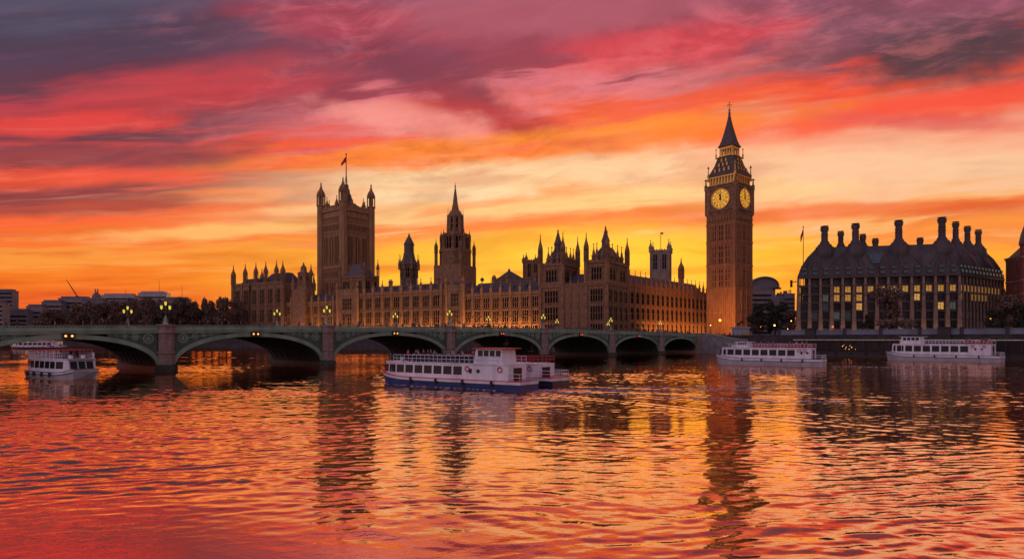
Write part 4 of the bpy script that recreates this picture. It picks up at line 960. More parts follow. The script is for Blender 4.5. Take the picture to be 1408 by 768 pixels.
for r in range(5):
    for i in range(14):
        k = lights_f[r][i]; hh = 1.0
        x, y = fr(*rel(A0), a1, bay1*(i+.5), .75); o = link('window', Wm[k, 1], OB, (x, y, rows[r]-.3), a1)
        if r in (0, 1, 2) : pass
        if k in 'lB': o['label'] = 'lit yellow window'
        elif k in 'cb': o['label'] = 'dim bluish window'
rnd = random.Random(3)
sm = MB()
side = link('side_windows', None, OB) if False else None
sw_ = MB()
for r in range(5):
    for i in range(13):
        lit = (r == 4 and i < 12) or (r == 3 and rnd.random() < .6 and i < 9); x, y = fr(0, 0, a2, bay2*(i+.5), .12)
        mm_ = Wm['l' if lit else ('b' if rnd.random() < .3 else 'd'), 0]
        if r >= 3: o = link('side_window', mm_, OB, (x, y, rows[r]-.3), a2); 
        else:
            o = link('side_window', mm_, OB, (x, y, rows[r]-.3), a2)
# tapering sandstone piers with lit feet
pm_ = MB(); pm_.loft([[(-.95,-.9,GB-.4),(.95,-.9,GB-.4),(.95,1.0,GB-.4),(-.95,1.0,GB-.4)],[(-.75,-.7,16),(.75,-.7,16),(.75,1,16),(-.75,1,16)],[(-.38,-.45,ZE-1.3),(.38,-.45,ZE-1.3),(.38,1,ZE-1.3),(-.38,1,ZE-1.3)]])
for zz in (11, 16, 21, 26, 30.5): pm_.box(-.98 if zz < 12 else -.8, .98 if zz < 12 else .8, -.98, -.3, zz, zz+.25)
pmm = pm_.mesh('stone_pier', sand); pk = MB(); pk.loft([[(-.4,-.5,GB-.4),(.4,-.5,GB-.4),(.4,1.0,GB-.4),(-.4,1.0,GB-.4)],[(-.2,-.3,ZE-1.3),(.2,-.3,ZE-1.3),(.2,1,ZE-1.3),(-.2,1,ZE-1.3)]]); pkm = pk.mesh('stone_pier', sand)
for i in range(15): link('stone_pier', pmm, OB, fr(*rel(A0), a1, bay1*i, 0)+(0,), a1)
for i in range(1, 14): link('stone_pier', pkm, OB, fr(0, 0, a2, bay2*i, 0)+(0,), a2)
# roof: steep curved bronze slopes with ribs fanning up to the chimney bases
ZR = EYE+(465-335)*278/F
def u_at(pl, e, px):
    best = min(range(-20, 121), key=lambda q: abs((lambda p: 704+F*(p[0]+A1[0])/(p[1]+A1[1]))(lerp(pl[e], pl[(e+1) % 4], q/100))-px)); return best/100
def lerp(p, q, u): return (p[0]+(q[0]-p[0])*u, p[1]+(q[1]-p[1])*u)
rf = MB(); i1, i2, i3 = inset(plan, .7), inset(plan, 2.3), inset(plan, 4.8)
cyc = lambda pl, z: [(x, y, z) for x, y in pl]
rf.loft([cyc(inset(plan, -.35), ZE-.75), cyc(inset(plan, -.3), ZE-.4), cyc(i1, ZE+4.2), cyc(i2, ZE+8.6), cyc(i3, ZR-.6)])
def slope_pt(pl, e, u): return lerp(pl[e], pl[(e+1) % 4], u)
SL = inset(plan, 5.6); stacks = [(e_, u_at(SL, e_, px_), yt_, k_) for e_, px_, yt_, k_ in ((0,1133,313,1),(0,1177,309.5,1),(0,1235,305,1),(0,1296,301,1),(1,1314,307,.8),(1,1330,313,.8),(1,1345,318,.8))]
for e, n in ((0, 28), (1, 26)):
    for i in range(n+1):
        u = i/n; cands = [s_[1] for s_ in stacks if s_[0] == e] ; tgt = min(cands, key=lambda q: abs(q-u)); ut = u+(tgt-u)*.72
        p0, p1, p2 = slope_pt(plan, e, u), slope_pt(i1, e, u+(tgt-u)*.08), slope_pt(i2, e, u+(tgt-u)*.5)
        rf.tube((*p0, ZE-.5), (*p1, ZE+4.3), .2, 5); rf.tube((*p1, ZE+4.3), (*p2, ZE+8.8), .28, 5); rf.tube((*p2, ZE+8.8), (*slope_pt(i3, e, ut), ZR-.4), .26, 5)
part('roof', rf, bronzeR, OB)
dmk = {}
for e, n, L, a in ((0, 14, L1, a1), (1, 13, L2, a2)):
    for zz, back, hh in ((ZE+.1, -.62, 1.5), (ZE+2.3, -.12, 1.2)):
        q = MB(); q.box(-1.05, 1.05, 0, 2.2, 0, hh, 0); q.box(-.85, .85, -.06, -.003, .15, hh-.12, 1); me = q.mesh('dormer', [bronzeR, g_blue if e == 0 else g_cool])
        for i in range(n):
            x, y = fr(*(rel(A0) if e == 0 else (0,0)), a, L/n*(i+.5), back); link('dormer', me, OB, (x, y, zz), a)
def stack(e, u, ytop, k, pl=None, base=True, zb=None):
    x, y = slope_pt(pl or i3, e, u); d = A1[1]+y; zt = Z(ytop, d)
    b = MB()
    zb_ = zb or ZR-3.2
    if base: b.rev(x, y, [(2.4*k,zb_-8.5),(3.6*k,zb_-4.6),(4.3*k,zb_-1.2),(4.3*k,zb_+.2),(3.9*k,zb_+2.0),(3.8*k,zb_+2.8),(3.2*k,zb_+3.0),(2.9*k,zb_+3.8),(2.1*k,zb_+4.4),(1.9*k,zb_+5.1),(1.5*k,zb_+5.7)], 16)
    b.rev(x, y, [(1.6*k,zb_),(1.45*k,zb_+6.4),(1.35*k,zt-1.6)], 14); b.rev(x, y, [(1.7*k,zt-1.6),(1.75*k,zt-.5),(1.85*k,zt-.5),(1.85*k,zt),(1.3*k,zt),(1.3*k,zt-.7)], 14)
    for zz in (.35, .6): z_ = zb_+6.4+(zt-1.6-zb_-6.4)*zz; b.rev(x, y, [(1.5*k,z_),(1.58*k,z_+.15),(1.5*k,z_+.3)], 14)
    c_ = part('chimney', b, bronzeR, OB); l = MB(); l.rev(x, y, [(1.05*k,zt-.25),(1.05*k,zt-.2)], 12)
    sl = MB()
    for j in range(14):
        an = 2*pi*j/14; sl.tube((x+1.2*k*cos(an), y+1.2*k*sin(an), zt-.05), (x+1.2*k*cos(an), y+1.2*k*sin(an), zt+.5), .14*k, 4)
    sl.rev(x, y, [(1.75*k,zt+.5),(1.7*k,zt+.75)], 14); part('chimney_cap', sl, bronzeR, c_)

for e, u, yt, k in stacks: stack(e, u, yt, k, SL)
for px_, yt in ((1156.5, 320), (1186, 324), (1203, 330), (1265, 329)):
    pl_ = inset(plan, 12); stack(0, u_at(pl_, 0, px_), yt, .8, pl_, base=yt < 325, zb=ZR-3.5)
sk = MB(); p0, p1 = slope_pt(i1, 0, u_at(i1,0,1200)), slope_pt(i1, 0, u_at(i1,0,1208)); p2, p3 = slope_pt(i2, 0, u_at(i2,0,1214)), slope_pt(i2, 0, u_at(i2,0,1193))
sk.loft([[(*p0, ZE+4.9),(*p1, ZE+4.9),(*p2, ZE+9.4),(*p3, ZE+9.4)], [(p0[0], p0[1]-.3, ZE+5.1),(p1[0], p1[1]-.3, ZE+5.1),(p2[0], p2[1]-.3, ZE+9.6),(p3[0], p3[1]-.3, ZE+9.6)]]); part('skylight', sk, g_blue, OB)
tr = MB(); tr.tube((*fr(0,0,a1,-L1-.5,1), ZE-2.5), (*fr(0,0,a1,-L1-3,1), ZE-2.5), .18); tr.box(-L1*cos(a1)-3.2, -L1*cos(a1)-2.4, rel(A0)[1]+.6, rel(A0)[1]+1.4, ZE-5, ZE-1.8); part('window_cradle', tr, black, OB)
# flagpole at its left
d = 262; f_ = MB(); f_.tube((0,0,0),(0,0,Z(312,d)-GB),.22,8,r2=.12); f_.ball(0,0,Z(312,d)-GB,.3); FPO = thing('flagpole', 'slim flagpole with a drooping dark flag at the left end of the office block', 'flagpole', (X(1104.5, d), d, GB)); part('pole', f_, black, FPO)
f_ = MB(); zt = Z(314,d)-GB; f_.loft([[(-k*.28, .2*sin(k*1.7), zt-k*.75), (-k*.28, .2*sin(k*1.7)+.06, zt-k*.75), (-k*.28, .2*sin(k*1.7)+.06, zt-2.6-k*.85), (-k*.28, .2*sin(k*1.7), zt-2.6-k*.85)] for k in range(5)]); part('flag', f_, MATS['red_coat'], FPO)

# ---- red brick gothic tower at the right edge
d = 272; BT = thing('brick_tower', 'red brick corner tower with pale bands and steep turret at the right edge', 'tower', (X(1398, d)+6.8, d, GB), radians(-12))
b = MB(); zt = Z(352, d)-GB; b.box(-4.2,16,-4.2,12,-.4,zt); b.rev(-4.2,-4.2,[(2.4,0),(2.4,zt+4),(2.8,zt+4.4),(2.8,zt+5.2),(2.0,zt+5.6)],8); part('wall', b, brickr, BT)
b = MB()
for z in (6, 12, 18, 24, zt-1): b.box(-4.4,16.2,-4.4,12.2,z,z+.6); b.rev(-4.2,-4.2,[(2.55,z),(2.55,z+.6)],8)
b.box(-4.7,16.4,-4.7,12.4,zt-.2,zt+.5); part('stone_bands', b, sand, BT)
b = MB(); b.rev(-4.2,-4.2,[(2.9,zt+5.2),(2.2,zt+9),(1.0,zt+13),(.2,zt+17.5),(.02,zt+19)],8); b.loft([[(-3.6,-3.6,zt+.5),(15.6,-3.6,zt+.5),(15.6,11.6,zt+.5),(-3.6,11.6,zt+.5)],[(2,3.8,zt+9),(12,3.8,zt+9),(12,4.2,zt+9),(2,4.2,zt+9)]]); part('roof', b, slate, BT)
wq = m_window(1.4, 3.4, sand, 2, 1, .3)
for z in (7.6, 13.6, 19.6):
    for x in (-1, 2.4, 5.8, 9.2): link('window', wq, BT, (x, -4.22, z))
    for y in (0, 4): link('window', wq, BT, (-4.22, y, z), -pi/2)
# lit brick building glimpsed beside the trees
d = 330; BB = thing('brick_building', 'small lit red brick building between the office block and the right edge trees', 'building', (X(1384, d), d, GB), 0)
b = MB(); b.box(-3.5,6,-3,6,-.4,Z(402,d)-GB); part('wall', b, brickr, BB); zt = Z(402,d)-GB
wq = owin(1.0, 1.6, g_hall)
for z in (10, 14, 18, 22): [link('window', wq, BB, (x, -3.1, z)) for x in (-2.2, 0, 2.2) if z < zt-1.8]
b = MB(); b.box(-3.8,6.3,-3.3,6.3,zt,zt+.4)
for k in range(5): b.box(-3+k*2,-2.2+k*2,-2,-1,zt+.4,zt+1.8)
part('roof', b, brickr, BB)

# ---- pale domed building and neighbours between clock tower and offices
d = 420; DB = thing('arched_roof_building', 'pale building with broad curved metal roof behind the clock tower', 'building', (X(1050, d), d, GB), -.1)
b = MB(); w_ = 8.4; zt = Z(392, d)-GB; b.box(-w_-2, w_, -6, 20, -.4, Z(408,d)-GB); b.box(-w_, w_-2, -4, 20, 0, zt-2); part('wall', b, concr, DB)
b = MB(); K = 16; arc = [(w_*1.12*cos(pi*k/K)-1, zt-2.2+ (Z(380.5,d)-Z(392,d)+2)*sin(pi*k/K)**.8) for k in range(K+1)]
b.loft([[(x, y, z) for x, z in arc]+[(x, y, z-.5) for x, z in arc[::-1]] for y in (-6.5, 21)]); part('roof', b, roofw, DB)
b = MB(); b.loft([[(x*.96, -5.0, z-.3) for x, z in arc], [(x*.96, -4.6, z-.3) for x, z in arc]]); part('gable_glazing', b, concr2, DB)
b = MB(); b.box(w_-4, w_+1.4, -5.2, -4.7, zt-3.2, zt-2); part('sign_band', b, black, DB)
for i, (px0, px1, yt, dd, mt, lab) in enumerate(((1071,1079,407,430,concr2,'narrow grey block left of the small towers, behind the trees'),(1078,1093,404,440,concr2,'low grey building with roof plant left of the flagpole'),(1033,1062,398,400,concr,'wide pale stone block under the curved roof'))):
    x0, x1 = X(px0, dd), X(px1, dd); o = thing('office_block', lab, 'building', ((x0+x1)/2, dd, GB)); h = Z(yt, dd)-GB; w_ = (x1-x0)/2
    b = MB(); b.box(-w_, w_, 0, 14, -.4, h); part('wall', b, mt, o); b = MB(); b.box(-w_-.2, w_+.2, -.2, 14.2, h, h+.5); b.box(-w_*.5, -.1, 3, 6, h+.5, h+2.6); b.tube((w_*.4,4,h),(w_*.4,4,h+3.4),.35,8); b.tube((w_*.7,4,h),(w_*.7,4,h+3.4),.35,8); part('roof', b, mt, o)
    q = MB(); q.box(-w_*.92, w_*.92, -.12, -.003, 0, 1.3); me = q.mesh('window_band', bglass)
    for z in range(2, int(h)-2, 3): link('window_band', me, o, (0, 0, z))

# ---- left bank city
city = [(-14, 17, 397, 620, concr2, 'dark grey tower block at the left edge of the skyline', 'tower_block'), (-40, 4, 413, 560, concr, 'pale low block at the far left before the tower block', 'office_block'), (4, 37, 424, 585, concr2, 'low blue grey block with flat roof right of the tower block', 'office_block'),
 (36, 58, 418, 600, concr, 'pale stone block with small roof box, third from the left', 'office_block'), (57, 84, 412, 640, concr, 'pale grey block left of the crane', 'office_block'), (80, 121, 407, 650, concr, 'pale office block under the crane with a long flat roof', 'office_block'),
 (112, 142, 409, 600, concr2, 'block with a small domed roof turret right of the crane', 'domed_block'), (139, 185, 403, 640, roofw, 'long white roofed block with set back top floor', 'office_block'), (150, 232, 411, 600, concr, 'broad pale block behind the brown trees', 'office_block'), (190, 229, 400, 680, roofw, 'highest pale curved roof block right of the white one', 'office_block'),
 (226, 258, 408, 650, concr2, 'grey block with a thin mast, rightmost of the left skyline', 'office_block')]
for px0, px1, yt, dd, mt, lab, nm_ in city:
    x0, x1 = X(px0, dd), X(px1, dd); o = thing(nm_, lab, 'building', ((x0+x1)/2, dd, GB)); h = Z(yt, dd)-GB; w_ = (x1-x0)/2
    b = MB(); b.box(-w_, w_, 0, 8, -.4, h-2.2); part('wall', b, mt, o)
    b = MB(); b.box(-w_-.3, w_+.3, -.3, 8.3, h-2.2, h-1.7); b.box(-w_*.86, w_*.8, 1, 7.5, h-1.7, h); part('roof', b, concr2 if mt is not roofw else roofw, o)
    if nm_ == 'domed_block': b = MB(); b.rev(0, 6, [(4,h),(4,h+1),(3.4,h+3),(2,h+4.6),(1,h+5.4),(.9,h+6)],12); b.tube((-1.2,6,h+4),(-1.2,6,h+9),.5,6); b.tube((1.2,6,h+4),(1.2,6,h+9),.5,6); part('dome', b, concr2, o)
    if px0 in (190, 226, 139): b = MB(); b.tube((w_*.3,5,h),(w_*.3,5,h+(13 if px0 != 139 else 5)),.25,5,r2=.1); part('mast', b, black, o)
    q = MB(); q.box(-w_*.95, w_*.95, -.15, -.003, 0, 1.5)
    me = q.mesh('window_band', glassd)
    for z in range(3, int(h)-4, 4): link('window_band', me, o, (0, 0, z))
d = 660; CR = thing('crane', 'thin tower crane jib leaning left above the pale office blocks', 'crane', (X(105, d), d, GB)); b = MB()
j0, j1 = (0,0,Z(406,d)-GB), (X(91,d)-X(105,d), 0, Z(384,d)-GB)
b.tube((0,0,0), j0, .7, 4); part('mast', b, black, CR); b = MB(); b.tube(j0, j1, .42, 4, r2=.25); b.tube((j0[0]+.3,0,j0[2]+1.6), j1, .2, 4)
for k in range(12): u = k/12; b.tube((j0[0]+(j1[0])*u, 0, j0[2]+(j1[2]-j0[2])*u), (j0[0]+.3*(1-u)+(j1[0])*(u+.04), 0, j0[2]+1.6*(1-u)+(j1[2]-j0[2])*(u+.04)), .12, 3)
b.tube(j0, (2.5,0,j0[2]-1), .5, 4); part('jib', b, black, CR)

# ------------------------------------------------------------------ trees
def crown_mesh(w, h, n, m, seed, size=.55, sparse=1.0):
    """crown as many small leaf clumps through an uneven volume, with twig ends poking out"""
    r = random.Random(seed); b = MB(); lobes = []
    for k in range(20):
        a = r.uniform(0, 2*pi); q = r.uniform(.1, .8); hz_ = r.uniform(.22, .88); lobes.append((w/2*q*cos(a)*(1.1-.5*hz_), w/2*q*sin(a)*(1.1-.5*hz_), h*hz_, w*r.uniform(.09, .2), h*r.uniform(.07, .16)))
    for k in range(n):
        lx, ly, lz, lr, lh = r.choice(lobes); u = r.uniform(-1,1); a = r.uniform(0,2*pi); q = r.random()**.42
        s_ = sqrt(1-u*u); p = (lx+lr*q*s_*cos(a), ly+lr*q*s_*sin(a), lz+lh*q*u)
        sz = size*r.uniform(.5, 1.25); ax = [r.uniform(-1,1) for _ in range(3)]; bx = [r.uniform(-1,1) for _ in range(3)]
        b.Fc([b.V(*[p[i]+sz*(ca*ax[i]+cb*bx[i]) for i in range(3)]) for ca, cb in ((1,0),(.2,.9),(-.9,.1),(-.1,-.8))])
    me = b.mesh('crown', m); return me, lobes
def tree_kind(w, h, n, m, seed, size):
    me, lobes = crown_mesh(w, h, n, m, seed, size); b = MB(); b.tube((0,0,-.3),(0,0,h*.3),w*.035,7,r2=w*.025)
    for lx, ly, lz, lr, lh in lobes:
        mid = (lx*.45, ly*.45, h*.22+lz*.25); b.tube((0,0,h*.2), mid, w*.018, 5, r2=w*.012); b.tube(mid, (lx,ly,lz), w*.012, 4, r2=.05)
        for q in range(5):
            an = q*1.3+lx; b.tube((lx*.8,ly*.8,lz*.9), (lx+lr*.95*cos(an), ly+lr*.95*sin(an), lz+lh*.9*sin(q*2.1+1)), w*.006, 3, r2=.02)
    return me, b.mesh('trunk', bark)
TK = [tree_kind(16, 20, 2600, leaf1, 1, .75), tree_kind(15, 19, 2600, leaf1, 2, .75), tree_kind(14, 18, 2600, leaf2, 3, .7), tree_kind(15, 16, 3400, leaf1, 5, .5)]
def tree(px, d, ytop, k, label, group=None, wpx=None, base=GZ):
    me, tr_m = TK[k]; h0 = (20,19,18,16)[k]; w0 = (16,15,14,15)[k]; sz = (Z(ytop, d)-base)/(h0*.98); sx = (wpx*d/F)/w0 if wpx else sz
    o = thing('tree', label, 'tree', (X(px, d), d, base), random.uniform(0, 6), group); o.scale = (sx, sx, sz)
    link('trunk', tr_m, o); link('crown', me, o)
rt = random.Random(5)
for i in range(26):
    px = 62+i*10.4; d = rt.uniform(470, 540)-i*2.6; yt = 421-min(1,i/9)*13+rt.uniform(-3.5,3.5) if i > 3 else 424+rt.uniform(-2,2)
    tree(px, d, yt, rt.choice((0,1,1)), 'brown autumn tree in the riverside row left of the palace', 'brown trees along the far left bank', wpx=rt.uniform(24,32))
for i, (px, d, yt, k, wp, lab) in enumerate(((1044,300,418,2,34,'dark round tree against the foot of the clock tower'),(1066,306,414,2,36,'dark tree in the middle of three under the pale curved roof'),(1088,300,424,0,30,'dark tree just left of the office block corner'),
    (1223,246,392,3,62,'large bare brown tree in front of the middle of the office block'),(1196,250,433,2,22,'small dark bush like tree left of the large bare tree'),(1366,238,424,2,34,'dark tree in front of the right end of the office block'),(1386,236,402,0,42,'tall dark tree beside the brick building'),(1404,234,412,2,36,'dark tree at the right edge of the picture'))):
    tree(px, d, yt, k, lab, None, wp)

# ------------------------------------------------------------------ embankment, pier and kiosk on the right
QD = (.718, -.696); Q0 = bw_(218, -36); QA = atan2(QD[1], QD[0])    # along the quay, northwards
ew = thing('parapet_wall', 'long blue grey panelled parapet wall along the top of the right embankment', 'wall', (*Q0, 0), QA)
b = MB(); L_w = 132
for k in range(11): b.box(k*12.2+.3, k*12.2+11.6, -.1, .25, 7.5, 9.75)
b.box(0, L_w+2, -.25, .4, 9.75, 10.0); b.box(0, L_w+2, -.3, .5, GZ+.66, GZ+1.0); part('panels', b, bluewall, ew)
pp = MB(); pp.box(-.5,.5,-.5,.6,7.4,10.3); pp.box(-.65,.65,-.65,.75,10.3,10.5); ppm = pp.mesh('wall_pier', quay)
for k in range(12): link('wall_pier', ppm, ew, (k*12.2, 0, 0))
bigp = MB(); bigp.box(-1.8,1.8,-1.4,.6,-1,10.2); bigp.box(-2,2,-1.6,.8,10.2,10.6); bgm = bigp.mesh('buttress', quay)
for k in (1, 4.6, 9.0): link('buttress', bgm, ew, (k*12.2, 0, 0))
pr_o = bw_(218, -46); pr_o = (pr_o[0]-3.2, pr_o[1]-3.2)
RP = thing('river_pier', 'long low floating landing stage with a pale roof edge under the right embankment', 'landing stage', (pr_o[0]-.696*7, pr_o[1]-.718*7, 0), QA)
Lp = 140
b = MB(); b.box(0, Lp, -1.0, 7, -.4, 1.5); b.box(-.2, Lp+.2, -1.3, 7.2, 1.5, 1.8); 
for k in range(29): b.tube((k*5, -1.35, .7), (k*5, -1.35, 1.7), .3, 6)
part('pontoon', b, black, RP)
b = MB(); b.box(0, Lp, -1.2, 7.2, 5.9, 6.25); part('roof', b, quay, RP)
b = MB(); b.box(0, Lp, -1.34, -1.203, 5.98, 6.2); part('roof_fascia', b, g_white, RP)  # pale fascia, its brightness put into the material as a faint glow
for k in range(29): b = None
pst = MB(); pst.box(-.1,.1,-.9,-.7,1.8,5.9); pstm = pst.mesh('post', black)
for k in range(36): link('post', pstm, RP, (k*4, 0, 0))
b = MB(); b.box(1, Lp-1, 1.2, 1.25, 1.8, 5.5); part('glass_wall', b, bglass, RP)
rl_ = MB()
for z in (2.3, 2.9): rl_.tube((0,-.95,z),(Lp,-.95,z),.05,4)
for k in range(71): rl_.tube((k*2,-.95,1.8),(k*2,-.95,2.95),.05,4)
part('railing', rl_, quay, RP)
li = MB(); li.ball(0,0,0,.16); lim = [li.mesh('pier_light', g_dim), li.mesh('pier_light', g_red)]
r5 = random.Random(9)
for k in range(60):
    u = r5.choice((18,19,20,52,54,55,88,90,110,112,115,120,124,128,131))+r5.uniform(-1.5,1.5) if k < 44 else r5.uniform(2, 138); o = link('pier_light', lim[0 if r5.random() < .8 else 1], RP, (u, r5.uniform(-.5,.9), r5.uniform(2.6,4.6))); o.scale = (r5.uniform(.5,1.1),)*3
# pale kiosk-like plinth with a bronze horse group at the bridge end
kx = bw_(232, -12); KI = thing('statue_plinth', 'pale square stone plinth at the west end of the bridge, below a bronze horse statue', 'plinth', (kx[0]+0.5, kx[1]-2, 0), .25)
KI.location = (X(1018.5, 283), 283, 0)
b = MB(); b.box(-2.7,2.7,-2.7,2.7,3.2,11.2); b.box(-3.1,3.1,-3.1,3.1,11.2,11.9); b.box(-3.2,3.2,-3.2,3.2,3.0,4.6); part('shaft', b, mat('pale_plinth_granite', (.30,.34,.40), .7, var=.2), KI)
b = MB(); b.box(-1.2,1.2,-2.78,-2.703,6.2,9.4); part('plaque', b, gold, KI)
bz = mat('dark_bronze_statue', (.03,.028,.022), .45, .5, var=.3)
def skin_me(name, J, E, mt, sub=1):
    js = list(J); me = bpy.data.meshes.new(name); me.from_pydata([J[j][:3] for j in js], [(js.index(a), js.index(c_)) for a, c_ in E], [])
    o = bpy.data.objects.new(name, me); COL.objects.link(o); o.modifiers.new('s', 'SKIN'); o.modifiers.new('b', 'SUBSURF').levels = sub
    for i, j in enumerate(js): me.skin_vertices[0].data[i].radius = (J[j][3],)*2; me.skin_vertices[0].data[i].use_root = (i == 0)
    me2 = bpy.data.meshes.new_from_object(o.evaluated_get(bpy.context.evaluated_depsgraph_get())); bpy.data.objects.remove(o); me2.name = name; me2.materials.clear(); me2.materials.append(mt)
    return me2
J = dict(hip=(0,0,1.5,.34), mid=(.75,0,1.65,.33), che=(1.35,0,1.95,.32), nk=(1.75,0,2.5,.2), hd=(2.0,0,2.95,.15), mz=(2.35,0,2.7,.09), tail=(-.5,0,1.3,.08),
  hk1=(.1,.2,.95,.16), hh1=(-.2,.2,.5,.08), hf1=(-.05,.2,.05,.07), hk2=(.1,-.2,.95,.16), hh2=(-.25,-.2,.5,.08), hf2=(-.1,-.2,.05,.07), fk1=(1.9,.2,1.75,.1), ff1=(2.1,.2,1.3,.07), fk2=(2.0,-.2,1.95,.1), ff2=(2.3,-.2,1.55,.07))
E = [('hip','mid'),('mid','che'),('che','nk'),('nk','hd'),('hd','mz'),('hip','tail'),('hip','hk1'),('hk1','hh1'),('hh1','hf1'),('hip','hk2'),('hk2','hh2'),('hh2','hf2'),('che','fk1'),('fk1','ff1'),('che','fk2'),('fk2','ff2')]
hme = skin_me('horse', J, E, bz)
for k, (dx_, dy_, lab) in enumerate(((-.2,-.9,'rearing bronze horse nearer the river on the pale plinth'),(.1,.9,'rearing bronze horse on the landward side of the pale plinth'))):
    o = thing('horse_statue', lab, 'statue', (KI.location.x+dx_-.9, KI.location.y+dy_, 11.9), .2, data=hme); o.scale = (1.0,)*3
# street lamps and lights on the right bank
def slamp(px, d, py, label, h=None, r=.33, g=g_warm):
    z = Z(py, d); o = thing('street_lamp', label, 'street lamp', (X(px, d), d, GZ)); H_ = max(z-GZ, 1.5); b = MB(); b.rev(0,0,[(.22,0),(.2,.6),(.09,.8),(.07,H_-.3),(.16,H_-.2)],7); part('post', b, black, o); b = MB(); b.ball(0,0,H_,r); part('globe', b, g, o); return o
slamp(990, 318, 440, 'very bright orange street lamp glowing at the foot of the clock tower', r=.65, g=glow('bright_orange_lamp', (1,.36,.04), 5))
po = flood('lamp_light', (X(990, 318)+.6, 319, Z(440, 318)), 1.2, 9000, (radians(84), 0, radians(-12)), col=(1,.36,.07), sy=1.2)
for px, d, py, lab, g_, r in ((1046,262,449,'small red light before the dark trees right of the clock tower',g_red,.22),(1065,262,447,'orange street lamp before the trees, middle of three small lights',g_warm,.34),(1088,262,441,'small orange lamp left of the office block corner',g_warm,.2),(1352,236,452.5,'orange lamp on the embankment wall right of the office block',g_warm,.3),(1362,240,438,'warm lamp high before the right end of the office block',g_warm,.42),(1083,262,452,'low warm lamp behind the parapet wall',g_warm,.15),(1404,236,446,'small lamp near the right edge before the trees',g_warm,.22),(977,300,447,'small white lamp beside the palace north wing',g_warm,.25),(1145,258,449,'red light at the foot of the office block piers',g_red,.35)):
    slamp(px, d, py, lab, r=r, g=g_)
flood('floodlight', (*fr(*rel(A0), a1, L1/2, -3.2), GZ+.4), L1, 900, (radians(180-28), 0, a1), col=(1,.6,.3), parent=OB)
# crowd and railings at the bridge end
for i in range(40):
    s = random.uniform(219, 262); ty = random.uniform(-13, 20); x, y = bw_(s, ty); ci = random.choices(range(6), (8,4,3,1,1,2))[0]; wi = random.randint(0,1)
    person(x, y, GZ+.02, random.uniform(0,6.28), ci, wi, 'pedestrian in a %s coat %s at the west end of the bridge' % (CO[ci][0], 'walking' if wi else 'standing'), 'pedestrians at the bridge end', random.uniform(.96, 1.08))
b = MB(); b.box(0, 30, -.1, .1, 1.1, 1.2)
for k in range(60): b.box(k*.5, k*.5+.06, -.03, .03, 0, 1.1)
x, y = bw_(222, -.5); thing('railing', 'black iron railing beside the crowd at the west end of the bridge', 'railing', (x, y, GZ), BA, data=b.mesh('railing', black))
